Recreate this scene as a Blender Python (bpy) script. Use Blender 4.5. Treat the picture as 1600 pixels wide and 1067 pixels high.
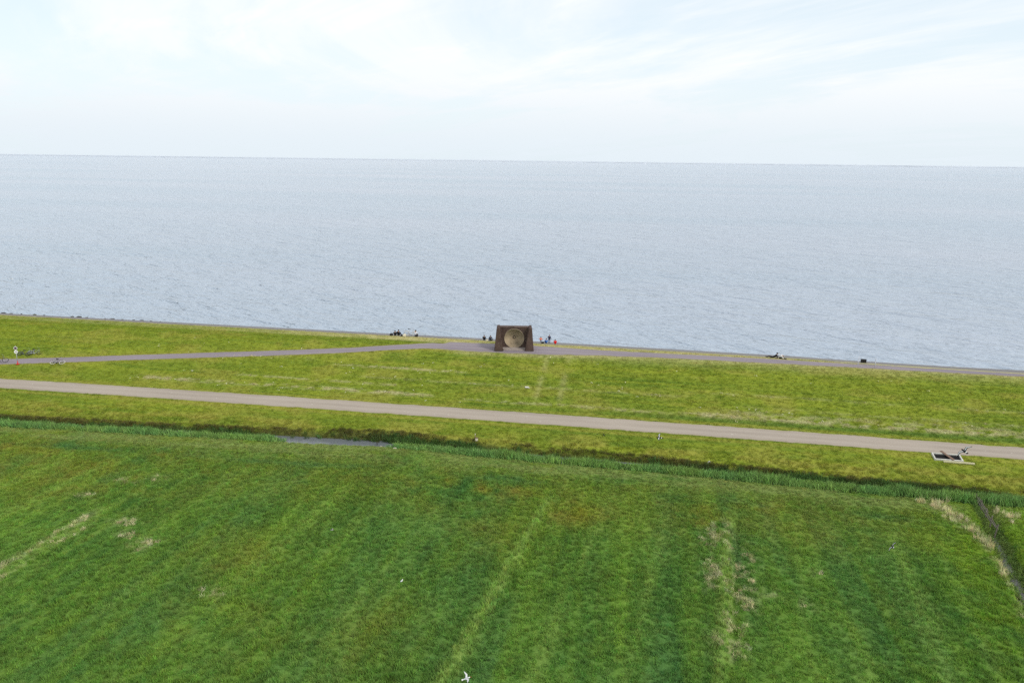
import bpy, bmesh, math, random
import numpy as np
from mathutils import Vector, Matrix, Euler

for o in list(bpy.data.objects):
    bpy.data.objects.remove(o, do_unlink=True)
scene = bpy.context.scene
COL = scene.collection
rng = np.random.default_rng(7)
random.seed(7)

# ---------------------------------------------------------------- camera (a drone 27 m above the meadow)
HEAD = math.radians(9.55); PITCH = math.radians(13.686); ROLL = math.radians(0.7162)
cam_d = bpy.data.cameras.new('camera'); cam = bpy.data.objects.new('camera', cam_d); COL.objects.link(cam)
cam_d.sensor_width = 36.0; cam_d.lens = 36.0 * 1160 / 1600
cam_d.clip_start = 0.5; cam_d.clip_end = 80000
_fw = Vector((0, math.cos(PITCH), -math.sin(PITCH))); _r0 = Vector((1, 0, 0)); _u0 = _r0.cross(_fw)
_R = _r0 * math.cos(ROLL) + _u0 * math.sin(ROLL); _U = -_r0 * math.sin(ROLL) + _u0 * math.cos(ROLL)
_m = Matrix((( _R.x, _U.x, -_fw.x), (_R.y, _U.y, -_fw.y), (_R.z, _U.z, -_fw.z)))
cam.matrix_world = Matrix.Translation((0, 0, 27.2)) @ (Matrix.Rotation(HEAD, 3, 'Z') @ _m).to_4x4()
scene.camera = cam

# ---------------------------------------------------------------- sky and sun
SUN_DIR = Vector((0.78, -0.42, 0.80)).normalized()      # towards the sun
SUN_EL = math.asin(SUN_DIR.z); SUN_AZ = math.atan2(SUN_DIR.x, SUN_DIR.y)
world = bpy.data.worlds.new('World'); scene.world = world; world.use_nodes = True
wn = world.node_tree.nodes; wl = world.node_tree.links
wn.clear()
def wnode(t, **kw):
    n = wn.new(t)
    for k, v in kw.items(): setattr(n, k, v)
    return n
def wmath(op, a, b=None, clamp=False):
    n = wn.new('ShaderNodeMath'); n.operation = op; n.use_clamp = clamp
    for i, v in enumerate((a, b)):
        if v is None: continue
        if isinstance(v, (int, float)): n.inputs[i].default_value = v
        else: wl.new(v, n.inputs[i])
    return n.outputs[0]
sky = wnode('ShaderNodeTexSky', sky_type='NISHITA', sun_disc=False, sun_elevation=SUN_EL, sun_rotation=SUN_AZ,
            altitude=10.0, air_density=1.0, dust_density=0.6, ozone_density=1.0)
tc = wn.new('ShaderNodeTexCoord'); sep = wn.new('ShaderNodeSeparateXYZ'); wl.new(tc.outputs['Generated'], sep.inputs[0])
zz = wmath('ADD', wmath('MAXIMUM', sep.outputs[2], 0.0), 0.10)
cx_ = wmath('DIVIDE', sep.outputs[0], zz); cy_ = wmath('DIVIDE', sep.outputs[1], zz)
comb = wn.new('ShaderNodeCombineXYZ'); wl.new(cx_, comb.inputs[0]); wl.new(cy_, comb.inputs[1])
def wnoise(scale, sx, sy, rot, detail, rough, dist, off):
    mr = wn.new('ShaderNodeMapping'); mr.inputs['Rotation'].default_value = (0, 0, rot); wl.new(comb.outputs[0], mr.inputs[0])
    mp = wn.new('ShaderNodeMapping'); mp.inputs['Scale'].default_value = (sx, sy, 1); mp.inputs['Location'].default_value = off
    wl.new(mr.outputs[0], mp.inputs[0])
    n = wn.new('ShaderNodeTexNoise'); n.inputs['Scale'].default_value = scale; n.inputs['Detail'].default_value = detail
    n.inputs['Roughness'].default_value = rough; n.inputs['Distortion'].default_value = dist
    wl.new(mp.outputs[0], n.inputs['Vector'])
    return n.outputs['Fac']
VEIL_OFF = (2.3, 5.9, 0)
def wramp(v, a, b):
    n = wn.new('ShaderNodeMapRange'); n.interpolation_type = 'SMOOTHSTEP'
    n.inputs['From Min'].default_value = a; n.inputs['From Max'].default_value = b
    wl.new(v, n.inputs['Value']); return n.outputs[0]
veil = wramp(wnoise(0.42, 0.6, 1.0, 0.9, 7, 0.6, 0.6, VEIL_OFF), 0.42, 0.58)     # broken thin cloud sheet
wisp = wramp(wnoise(1.6, 0.5, 1.5, 0.75, 8, 0.62, 0.8, (0.3, 5.2, 0)), 0.46, 0.72)       # streaks in it
low = wramp(wnoise(2.2, 0.8, 0.6, 0.0, 7, 0.6, 0.3, (7.7, 2.2, 0)), 0.56, 0.70)          # flat greyish bases
cover = wmath('ADD', wmath('MULTIPLY', veil, 0.34), wmath('MULTIPLY', wisp, 0.18))
cover = wmath('ADD', cover, 0.46)
hor = wramp(sep.outputs[2], 0.16, 0.0)                                                   # the sheet thickens and pales towards the horizon
cover = wmath('ADD', cover, wmath('MULTIPLY', hor, 0.45), clamp=True)
cloud_c = wnode('ShaderNodeMix', data_type='RGBA'); wl.new(hor, cloud_c.inputs['Factor'])
cloud_c.inputs['A'].default_value = (7.75, 7.75, 7.75, 1); cloud_c.inputs['B'].default_value = (5.9, 6.5, 6.95, 1)
mix = wnode('ShaderNodeMix', data_type='RGBA')
clear = wnode('ShaderNodeMix', data_type='RGBA'); clear.inputs['Factor'].default_value = 0.55      # thin high veil over the clear sky
wl.new(sky.outputs[0], clear.inputs['A']); clear.inputs['B'].default_value = (5.0, 6.9, 7.9, 1)
wl.new(cover, mix.inputs['Factor']); wl.new(clear.outputs['Result'], mix.inputs['A'])
wl.new(cloud_c.outputs['Result'], mix.inputs['B'])
mix2 = wnode('ShaderNodeMix', data_type='RGBA')
wl.new(wmath('MULTIPLY', low, 0.04), mix2.inputs['Factor']); wl.new(mix.outputs['Result'], mix2.inputs['A'])
mix2.inputs['B'].default_value = (7.0, 7.4, 8.0, 1)
bg = wn.new('ShaderNodeBackground'); bg.inputs['Strength'].default_value = 0.1
wl.new(mix2.outputs['Result'], bg.inputs['Color'])
wo = wn.new('ShaderNodeOutputWorld'); wl.new(bg.outputs[0], wo.inputs['Surface'])

sun_d = bpy.data.lights.new('sun', 'SUN'); sun_d.energy = 1.5; sun_d.angle = math.radians(12); sun_d.color = (1.0, 0.95, 0.87)
sun = bpy.data.objects.new('sun', sun_d); COL.objects.link(sun)
sun.rotation_euler = SUN_DIR.to_track_quat('Z', 'Y').to_euler(); sun.location = (0, 0, 60)
scene.view_settings.view_transform = 'Standard'; scene.view_settings.look = 'None'
scene.view_settings.exposure = 0.45; scene.view_settings.gamma = 1.0; scene.view_settings.use_curve_mapping = False
scene.render.engine = 'CYCLES'
scene.cycles.max_bounces = 6; scene.cycles.diffuse_bounces = 2; scene.cycles.glossy_bounces = 2
scene.cycles.transmission_bounces = 3; scene.cycles.volume_bounces = 1; scene.cycles.caustics_reflective = False
scene.cycles.use_denoising = False

# ---------------------------------------------------------------- terrain (x runs along the dike, y towards the sea, metres)
def smooth(a, b, x):
    t = np.clip((np.asarray(x, float) - a) / (b - a), 0, 1)
    return t * t * (3 - 2 * t)

def _hash(ix, iy, seed):
    n = (ix.astype(np.int64) * 374761393 + iy.astype(np.int64) * 668265263 + seed * 1442695041) & 0x7fffffff
    n = ((n ^ (n >> 13)) * 1274126177) & 0x7fffffff
    n = ((n ^ (n >> 16)) * 2246822519) & 0x7fffffff
    return (n & 0xffffff) / float(0xffffff)

def vnoise(x, y, seed=0):
    x = np.asarray(x, float); y = np.asarray(y, float)
    x, y = np.broadcast_arrays(x, y)
    ix = np.floor(x); iy = np.floor(y)
    fx = x - ix; fy = y - iy
    fx = fx * fx * (3 - 2 * fx); fy = fy * fy * (3 - 2 * fy)
    a = _hash(ix, iy, seed); b = _hash(ix + 1, iy, seed); c = _hash(ix, iy + 1, seed); d = _hash(ix + 1, iy + 1, seed)
    return (a + (b - a) * fx) * (1 - fy) + (c + (d - c) * fx) * fy

def fbm(x, y, seed=0, octaves=4):
    s = 0.0; w = 0.5; t = 0.0
    for k in range(octaves):
        s = s + w * vnoise(np.asarray(x) * 2 ** k + 17.3 * k, np.asarray(y) * 2 ** k - 9.1 * k, seed + k)
        t += w; w *= 0.5
    return s / t            # 0..1, mean 0.5

PROF_Y = [-400, 63.0, 66.6, 67.3, 70.0, 70.6, 74.4, 75.2, 86.1, 86.9, 87.5]
PROF_Z = [0, 0, 0.12, 0.42, 1.10, 1.20, 1.20, 1.30, 4.33, 4.47, 4.5]
SEA_Z = -0.5
WATER_Z = -0.28

def bend(x):
    return 0.00016 * np.clip(np.asarray(x, float) + 15, -90, 90) ** 2

def ditch_c(x):
    return np.interp(x, [-140, -65, -36, -24, -10, 1, 12, 25, 33, 60, 140], [60.6, 63.6, 65.2, 66.1, 65.4, 65.2, 64.6, 64.0, 63.9, 63.2, 61])

def ditch_w(x):            # half width of the open bed
    return np.interp(x, [-140, -65, -36, -30, -24, -10, 1, 12, 33, 140], [.45, .45, .55, .50, .50, .6, .6, .6, .55, .5])

def side_x(y):             # centre line of the side ditch
    return 29.4 - (63.4 - np.asarray(y, float)) * 0.198

def crest_y(x):            # seaward shoulder of the crest
    return np.interp(x, [-140, -20, 8, 23, 31, 44, 140], [91.9, 91.75, 91.1, 90.7, 90.0, 89.5, 89.0])

# the ramp that climbs from the lower road over the landward slope onto the crest
RAMP_X = [-140, -118, -104, -92, -84, -77.7, -69.8, -62, -54, -46.2, -40, -34.5, -29, -25, -21]
RAMP_Y = [72.4, 72.6, 73.4, 74.9, 76.2, 77.3, 78.65, 80.1, 81.5, 82.85, 83.95, 85.0, 86.3, 87.3, 88.0]
RAMP_HW = 1.35

def base_z(x, y):
    x = np.asarray(x, float); y = np.asarray(y, float)
    yb = y + bend(x) * (1 - smooth(80, 88, y))
    z = np.interp(yb, PROF_Y, PROF_Z)
    c = crest_y(x)
    z = np.where(y > c, 4.5 - (y - c) * (5.0 / 21.3), z)
    # rounded shoulder
    z = z - 0.10 * np.exp(-((y - c) / 0.8) ** 2)
    return np.maximum(z, -4.0)

def ground_z(x, y, rough=True):
    x = np.asarray(x, float); y = np.asarray(y, float)
    x, y = np.broadcast_arrays(x, y)
    z = base_z(x, y)
    # bench of the ramp
    ry = np.interp(x, RAMP_X, RAMP_Y)
    rz = base_z(x, ry)
    
    k = (1 - smooth(1.45, 2.9, np.abs(y - ry))) * (1 - smooth(-26, -22, x))
    z = z * (1 - k) + rz * k
    if rough:
        road = 1 - smooth(1.75, 2.6, np.abs(y + bend(x) - 72.45))
        pathm = np.maximum(k, smooth(86.2, 87.2, y) * (y < 95))
        damp = (1 - road) * (1 - pathm)
        z = z + damp * (0.10 * (fbm(x / 7.0, y / 7.0, 3) - .5) + 0.05 * (fbm(x / 1.3, y / 1.3, 5, 3) - .5))
        # shallow drainage grips across the meadow (run towards the dike)
        xa = -6.4 - (55.2 - y) * 0.125
        xb = 8.6 - (57 - y) * 0.131
        fld = (1 - smooth(55, 60, y))
        z = z + fld * (0.10 * np.exp(-((x - xa) / .5) ** 2) - 0.16 * np.exp(-((x - xa - .95) / .35) ** 2))
        z = z + fld * (0.12 * np.exp(-((x - xb + .4) / .5) ** 2) - 0.24 * np.exp(-((x - xb - .35) / .28) ** 2))
    # ditches
    d = np.abs(y - ditch_c(x)); w = ditch_w(x)
    wob = 0.12 * (fbm(x / 1.1, y / 1.1, 11, 3) - .5)
    # steep bank on the dike side, gentler on the field side
    far = (y > ditch_c(x))
    m = np.where(far, 1 - smooth(w + wob, w + wob + .75, d), 1 - smooth(w + wob, w + wob + 1.1, d))
    z = z * (1 - m) + (-0.85) * m
    sx = side_x(y)
    d2 = np.abs(x - sx)
    m2 = (1 - smooth(.32 + wob, 1.15 + wob, d2)) * (1 - smooth(63.6, 64.6, y)) * smooth(-30, -20, y)
    m2 = m2 * (1 - 0.55 * smooth(57.5, 59.5, y))      # shallow and silted up below the fence
    z = z * (1 - m2) + (-0.85) * m2
    return z
# ---------------------------------------------------------------- helpers
def tag(o, label=None, cat=None, group=None, kind=None):
    if label: o['label'] = label
    if cat: o['category'] = cat
    if group: o['group'] = group
    if kind: o['kind'] = kind
    return o

def link_mesh(name, me, mats, parent=None, smooth_=False):
    o = bpy.data.objects.new(name, me); COL.objects.link(o)
    for m in (mats if isinstance(mats, (list, tuple)) else [mats]):
        if len(me.materials) < (len(mats) if isinstance(mats, (list, tuple)) else 1): me.materials.append(m)
    if parent is not None: o.parent = parent
    if smooth_:
        me.polygons.foreach_set('use_smooth', [True] * len(me.polygons))
    return o

def from_data(name, verts, faces, mats, parent=None, smooth_=False):
    me = bpy.data.meshes.new(name); me.from_pydata([tuple(map(float, v)) for v in verts], [], faces); me.update()
    return link_mesh(name, me, mats, parent, smooth_)

def from_bm(name, bm, mats, parent=None, smooth_=False):
    me = bpy.data.meshes.new(name); bmesh.ops.recalc_face_normals(bm, faces=bm.faces); bm.to_mesh(me); bm.free()
    return link_mesh(name, me, mats, parent, smooth_)

def thing(name, loc, rot=(0, 0, 0), label=None, cat=None, group=None):
    o = bpy.data.objects.new(name, None); COL.objects.link(o); o.empty_display_size = 0.2
    o.location = loc; o.rotation_euler = rot
    return tag(o, label, cat, group)

def gz(x, y):
    return float(ground_z(x, y))

def grid_mesh(name, xs, ys, zfun, mats, attr=None):
    X, Y = np.meshgrid(xs, ys); Z = zfun(X, Y)
    nx, ny = len(xs), len(ys)
    co = np.stack([X, Y, Z], -1).reshape(-1, 3)
    i = np.arange(nx * ny).reshape(ny, nx)
    f = np.stack([i[:-1, :-1], i[:-1, 1:], i[1:, 1:], i[1:, :-1]], -1).reshape(-1, 4)
    me = bpy.data.meshes.new(name)
    me.vertices.add(len(co)); me.vertices.foreach_set('co', co.ravel())
    me.loops.add(f.size); me.loops.foreach_set('vertex_index', f.ravel().astype(np.int32))
    me.polygons.add(len(f)); me.polygons.foreach_set('loop_start', np.arange(0, f.size, 4, dtype=np.int32))
    me.polygons.foreach_set('loop_total', np.full(len(f), 4, np.int32))
    me.update(calc_edges=True)
    me.polygons.foreach_set('use_smooth', np.ones(len(f), bool))
    if attr is not None:
        c = np.concatenate([attr(co[:, 0], co[:, 1]), np.ones((len(co), 1))], 1)
        a = me.attributes.new('gc', 'FLOAT_COLOR', 'POINT'); a.data.foreach_set('color', c.ravel())
    return link_mesh(name, me, mats)

def mat(name, color=(.5, .5, .5), rough=0.8, spec=0.3, metal=0.0, noise=None, bump=None):
    """principled material; noise = (scale, amount) modulates the colour, bump = (scale, strength, distance)"""
    m = bpy.data.materials.new(name); m.use_nodes = True
    nt = m.node_tree; b = nt.nodes['Principled BSDF']
    b.inputs['Base Color'].default_value = (*color, 1); b.inputs['Roughness'].default_value = rough
    b.inputs['Specular IOR Level'].default_value = spec; b.inputs['Metallic'].default_value = metal
    g = nt.nodes.new('ShaderNodeNewGeometry')
    if noise:
        n = nt.nodes.new('ShaderNodeTexNoise'); n.inputs['Scale'].default_value = noise[0]; n.inputs['Detail'].default_value = 6
        n.inputs['Roughness'].default_value = 0.65
        nt.links.new(g.outputs['Position'], n.inputs['Vector'])
        r = nt.nodes.new('ShaderNodeMapRange'); r.inputs['From Min'].default_value = .25; r.inputs['From Max'].default_value = .75
        r.inputs['To Min'].default_value = 1 - noise[1]; r.inputs['To Max'].default_value = 1 + noise[1]
        nt.links.new(n.outputs['Fac'], r.inputs['Value'])
        x = nt.nodes.new('ShaderNodeMix'); x.data_type = 'RGBA'; x.blend_type = 'MULTIPLY'; x.inputs['Factor'].default_value = 1
        x.inputs['A'].default_value = (*color, 1); nt.links.new(r.outputs[0], x.inputs['B'])
        nt.links.new(x.outputs['Result'], b.inputs['Base Color'])
    if bump:
        n = nt.nodes.new('ShaderNodeTexNoise'); n.inputs['Scale'].default_value = bump[0]; n.inputs['Detail'].default_value = 5
        nt.links.new(g.outputs['Position'], n.inputs['Vector'])
        bp = nt.nodes.new('ShaderNodeBump'); bp.inputs['Strength'].default_value = bump[1]; bp.inputs['Distance'].default_value = bump[2]
        nt.links.new(n.outputs['Fac'], bp.inputs['Height']); nt.links.new(bp.outputs[0], b.inputs['Normal'])
    return m

def N(m, t, **kw):
    n = m.node_tree.nodes.new(t)
    for k, v in kw.items(): setattr(n, k, v)
    return n

def noise_at(m, scale, sx=1, sy=1, detail=5, rough=.6, rot=0.0, off=(0, 0, 0), dist=0.0):
    L = m.node_tree.links
    g = N(m, 'ShaderNodeNewGeometry'); mr = N(m, 'ShaderNodeMapping'); mp = N(m, 'ShaderNodeMapping')
    mr.inputs['Rotation'].default_value = (0, 0, rot); mp.inputs['Scale'].default_value = (sx, sy, 1); mp.inputs['Location'].default_value = off
    L.new(g.outputs['Position'], mr.inputs[0]); L.new(mr.outputs[0], mp.inputs[0])
    n = N(m, 'ShaderNodeTexNoise'); n.inputs['Scale'].default_value = scale; n.inputs['Detail'].default_value = detail
    n.inputs['Roughness'].default_value = rough; n.inputs['Distortion'].default_value = dist
    L.new(mp.outputs[0], n.inputs['Vector'])
    return n.outputs['Fac']

def mrange(m, v, a, b, c, d):
    r = N(m, 'ShaderNodeMapRange')
    for k, q in zip(('From Min', 'From Max', 'To Min', 'To Max'), (a, b, c, d)): r.inputs[k].default_value = q
    m.node_tree.links.new(v, r.inputs['Value']); return r.outputs[0]

def mixc(m, fac, A, B, blend='MIX'):
    x = N(m, 'ShaderNodeMix', data_type='RGBA', blend_type=blend); L = m.node_tree.links
    for key, v in (('Factor', fac), ('A', A), ('B', B)):
        if isinstance(v, (int, float)): x.inputs[key].default_value = v
        elif isinstance(v, tuple): x.inputs[key].default_value = (*v, 1)
        else: L.new(v, x.inputs[key])
    return x.outputs['Result']

# ---------------------------------------------------------------- what grows where: albedo of the grass at a place
def lerp(a, b, t):
    t = np.clip(t, 0, 1)[..., None]
    return a * (1 - t) + np.asarray(b) * t

def band(d, w):
    return np.exp(-(d / w) ** 2)

STRAW = (.56, .50, .30)
def straw_mask(x, y):
    """bleached dry patches and lines of old cut grass, 0..1"""
    x = np.asarray(x, float); y = np.asarray(y, float)
    yb = y + bend(x)
    br = fbm(x / .9, y / .35, 41, 4); fine = fbm(x / .28, y / .28, 43, 3)
    m = np.zeros(np.broadcast(x, y).shape)
    # hay lines along the foot of the slope and half way up
    for (yc, w, x0, x1, s) in ((76.55, .30, -60, -20, 1.0), (76.15, .25, -20, 6, .55), (76.25, .36, 4, 60, 1.0), (76.9, .5, 8, 60, .5),
                               (81.55, .18, -37, -18, .9), (82.05, .22, -56, -37, .35), (78.1, .22, -48, -24, .6), (79.4, .2, -34, 10, .3), (80.4, .25, 5, 50, .25), (78.0, .25, 10, 55, .3)):
        wob = .25 * (fbm(x / 9., x * 0 + yc, 47, 3) - .5)
        m = np.maximum(m, s * band(yb - yc - wob, w) * smooth(x0, x0 + 4, x) * (1 - smooth(x1 - 4, x1, x)) * smooth(.36, .56, br))
    # straw in the meadow
    xa = -41.2 + (y - 43) * 0.03
    m = np.maximum(m, .85 * band(x - xa, .45) * smooth(35.5, 38, y) * (1 - smooth(45.5, 48.5, y)) * smooth(.30, .50, fbm(x / .35, y / 1.8, 51)))
    m = np.maximum(m, .45 * band(x - xa - 1.1, .35) * smooth(35.5, 38, y) * (1 - smooth(44, 47, y)) * smooth(.40, .55, fbm(x / .3, y / 1.8, 52)))
    xb = 8.6 - (57 - y) * 0.131
    m = np.maximum(m, .95 * band(x - xb + 1.0, .95) * smooth(44, 46, y) * (1 - smooth(53.5, 56, y)) * smooth(.46, .62, fbm(x / .30, y / .7, 53)))
    m = np.maximum(m, .95 * band(x - xb - .8, 1.1) * smooth(42, 44, y) * (1 - smooth(47, 53, y)) * smooth(.50, .66, fbm(x / .30, y / .5, 55)))
    m = np.maximum(m, .95 * band(x - xb - .1, 1.0) * smooth(37.5, 39, y) * (1 - smooth(41, 43.5, y)) * smooth(.46, .62, fbm(x / .30, y / .5, 57)))
    for (px, py, rx, ry, s) in ((-34.2, 43.3, .9, .9, .8), (-25.9, 38.8, .9, .45, .7), (-43.9, 49.6, 1.2, .4, .6), (-37.4, 46.2, 1.2, .6, .6), (-36.2, 44.6, .8, .5, .6),
                                (11.7, 44.5, .5, .6, .7), (9.9, 45.2, .6, .5, .7), (-42.5, 52.9, 1.2, .6, .5), (-40.2, 53.8, 1.0, .6, .5), (13.2, 48.5, .4, .6, .4)):
        m = np.maximum(m, s * np.exp(-((x - px) / rx) ** 2 - ((y - py) / ry) ** 2) * 1.3 * smooth(.40, .60, fine))
    # strip of dead tall grass left standing along the side ditch
    sx = side_x(y)
    off = np.interp(y, [48, 53, 56, 59, 61, 62.6, 63.4], [1.0, .9, 1.3, 2.7, 3.4, 3.7, 3.6])
    wdt = np.interp(y, [48, 54, 58, 62.5], [.35, .4, .75, 1.3])
    m = np.maximum(m, band(x - sx + off, wdt) * smooth(40, 56, y) * (1 - smooth(62.8, 63.4, y)) * smooth(.34, .56, br))
    m = np.maximum(m, .7 * band(x - sx - 1.6, .9) * smooth(58, 61, y) * (1 - smooth(62.6, 63.2, y)) * smooth(.40, .6, br))
    return np.clip(m, 0, 1)

YELLOW = ((-11.7, 57.2, 5.5, 1.6, .9), (-17, 58.0, 4, 1.2, .7), (-3.8, 54.5, 2.6, 2.4, .9), (11, 58.2, 3.2, 2.2, .55), (6.6, 55.5, 1.8, 2.6, .8), (-56, 57.5, 6, 2.2, .75),
          (-46.9, 55.5, 5, 3.0, .7), (-41, 58.8, 5, 1.2, .8), (-49, 51.5, 4, 2.2, .55), (-27, 44, 3.5, 4, .35), (-24, 36, 5, 3, .25), (16, 56, 5, 3, .3), (-9, 51, 4, 4, .35), (-14.5, 37, 3, 3.5, .3))
def grass_col(x, y):
    x = np.asarray(x, float); y = np.asarray(y, float)
    yb = y + bend(x)
    n1 = fbm(x / 7, y / 7, 61); n2 = fbm(x / 1.5, y / 1.5, 63); n3 = fbm(x / .45, y / .45, 65, 3)
    st = fbm(x / 1.7, y / 22, 67, 4)
    # --- the meadow
    rows = fbm(x / .42, y / 30, 68, 2)
    t = .46 + .45 * (n1 - .5) + 1.0 * (st - .5) + .6 * (rows - .5) + .30 * (n2 - .5) + .45 * (n3 - .5)
    c = lerp(np.asarray(FIELD_DARK) + np.zeros(x.shape + (3,)), FIELD_LIGHT, t)
    c = lerp(c, FIELD_BLUE, smooth(.50, .75, fbm(x / 2.6, y / 18, 69)) * .28)
    yl = np.zeros(x.shape)
    for (px, py, rx, ry, s) in YELLOW:
        yl = np.maximum(yl, s * np.exp(-((x - px) / rx) ** 2 - ((y - py) / ry) ** 2))
    yl = np.maximum(yl, .42 * smooth(-26, -48, x) * smooth(44, 52, y)); yl = np.maximum(yl, .30 * smooth(48, 56, y))
    yl = yl * smooth(.25, .60, .5 * n1 + .5 * n2)
    c = lerp(c, FIELD_YELLOW, yl)
    c = lerp(c, FIELD_RUST, yl * smooth(.5, .68, fbm(x / 1.4, y / 2.4, 71)) * .5)
    c = lerp(c, FIELD_RUST, .06 * smooth(.62, .74, fbm(x / 1.6, y / 5, 73)))
    # mown headland beside the ditch and a wet track line along it
    nb = np.interp(x, [-140, -65, -36, -20, -10, 1, 12, 25, 40], [60, 62.9, 63.4, 64.1, 64.0, 64.1, 63.5, 62.9, 63])
    hd = smooth(4.6, 1.6, nb - y) if False else 1 - smooth(1.6, 4.4, nb - y)
    c = lerp(c, FIELD_PALE, .75 * hd * smooth(.2, .6, fbm(x / 4, y / .8, 75)))
    c = lerp(c, FIELD_BLUE, .4 * band(nb - y - 4.6 - 1.0 * (fbm(x / 9, x * 0, 77) - .5), .55) * smooth(.3, .6, fbm(x / 5, y / 2, 79)))
    # raised grass baulks between the strips
    xa = -6.4 - (55.2 - y) * 0.125
    wa = np.interp(y, [30, 40, 55], [.50, .42, .30])
    c = lerp(c, FIELD_BAULK, .8 * band(x - xa, wa) * (1 - smooth(54.5, 57.5, y)))
    xb = 8.6 - (57 - y) * 0.131
    c = lerp(c, FIELD_BAULK, .55 * band(x - xb + .38, .38) * (1 - smooth(55, 58, y)))
    for (x0, k, w, s) in ((-1.5, .13, .5, .6), (3.4, .13, .25, .4), (-14.2, .12, .3, .3), (-19, .12, .4, .35), (-23, .12, .6, .4), (-29, .11, .5, .45), (-33.5, .10, .35, .4), (-39.6, .08, .35, .6), (-37.2, .10, .25, .5), (-46.5, .09, .35, .6), (-51, .08, .5, .5), (13.2, .13, .35, .3), (16, .13, .6, .35), (20.5, .15, .6, .5), (23.4, .16, .3, .4)):
        xl = x0 - (57 - y) * k
        c = lerp(c, FIELD_BAULK, .62 * s * band(x - xl, w) * smooth(.25, .5, fbm(x / 2, y / 8, 81)) * (1 - smooth(55, 58, y)))
    # fresh growth towards the side ditch and on the far side of it
    sx = side_x(y)
    near_s = (1 - smooth(1.5, 6.0, np.abs(x - sx + 1.0))) * (y < 64)
    c = lerp(c, FIELD_FRESH, .75 * near_s * smooth(.3, .6, n1 * .5 + n2 * .5))
    c = lerp(c, FIELD_FRESH, .7 * smooth(.8, 2.5, x - sx) * (y < 64) * smooth(.25, .55, n1))
    # --- the dike
    sl = fbm(x / 9, y / .55, 83); sl2 = fbm(x / 3.2, y / 1.3, 85); big = fbm(x / 13, y / 5, 87)
    sl3 = fbm(x / 18, y / .20, 84, 2)
    td = .52 + .55 * (sl - .5) + .9 * (sl3 - .5) + .3 * (sl2 - .5) + .5 * (big - .5) + .45 * (n3 - .5)
    dk = lerp(np.asarray(DIKE_DARK) + np.zeros(x.shape + (3,)), DIKE_LIGHT, td)
    dk = lerp(dk, DIKE_OCHRE, smooth(.52, .74, fbm(x / 4, y / 1.6, 89)) * .5)
    # tired yellow grass low on the berm, greener beside the lower road on the right
    dk = lerp(dk, DIKE_OCHRE, .7 * band(yb - 67.6, .9) * smooth(.35, .6, fbm(x / 3, y, 91)))
    dk = lerp(dk, DIKE_GREEN, .75 * band(yb - 75.4, .55) * smooth(-12, 8, x))
    dk = lerp(dk, DIKE_OCHRE, .6 * band(yb - 74.6, .25)); dk = lerp(dk, DIKE_OCHRE, .6 * band(yb - 70.2, .3))
    dk = lerp(dk, DIKE_DRY, .36 * band(x + 10.2 - (y - 80) * .02, .32) * smooth(76, 78, y) * smooth(.25, .45, n2))
    dk = lerp(dk, DIKE_DRY, .42 * band(x + 7.6 - (y - 80) * .02, .32) * smooth(76, 78, y) * smooth(.25, .45, n2))
    # dry crest and seaward strip
    top = smooth(84.6, 87.2, y) * smooth(-24, -12, x) * .40 + smooth(88.8, 90.2, y) * (.35 + .65 * smooth(-60, -26, x))
    lip = np.interp(x, [-23, -18, -11, -5, 2, 20, 44, 140], [86.35, 86.2, 86.45, 87.0, 87.6, 87.85, 87.95, 88.0])
    dk = lerp(dk, DIKE_DRY, .6 * band(y - lip + .25, .5) * smooth(-26, -20, x) * smooth(.2, .5, fbm(x / 2, y / .6, 95)))
    ry = np.interp(x, RAMP_X, RAMP_Y)
    dk = lerp(dk, DIKE_OCHRE, .55 * (1 - smooth(1.3, 2.4, np.abs(y - ry))) * (x < -18))
    dk = lerp(dk, DIKE_DRY, np.clip(top, 0, 1) * smooth(.05, .5, fbm(x / 2.5, y / .8, 93)))
    dk = lerp(dk, DIKE_DRY, .7 * band(y - crest_y(x) - .3, .5))
    c = lerp(c, (1, 1, 1), 0)
    k = smooth(-.2, .2, y - ditch_c(x))[..., None]
    c = c * (1 - k) + dk * k
    # dead brown muddy litter on the dike-side bank, with its shade painted into the colour
    mud_shade = smooth(.0, .2, y - ditch_c(x)) * (1 - smooth(.95, 1.6, y - ditch_c(x) + .5 * (n2 - .5)))
    c = lerp(c, MUD_SHADE, .85 * mud_shade)
    c = lerp(c, STRAW, np.where(y < 66, .40, .65) * straw_mask(x, y))
    return np.clip(c, 0.004, 1)

FIELD_DARK = (.084, .183, .040); FIELD_LIGHT = (.180, .300, .046); FIELD_BLUE = (.066, .178, .072); FIELD_YELLOW = (.250, .255, .036)
FIELD_RUST = (.260, .200, .060); FIELD_PALE = (.215, .265, .080); FIELD_BAULK = (.275, .390, .090); FIELD_FRESH = (.170, .275, .026)
DIKE_DARK = (.128, .196, .026); DIKE_LIGHT = (.258, .298, .034); DIKE_OCHRE = (.320, .300, .060); DIKE_GREEN = (.085, .160, .030); DIKE_DRY = (.47, .43, .20)
MUD_SHADE = (.078, .085, .032)

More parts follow.
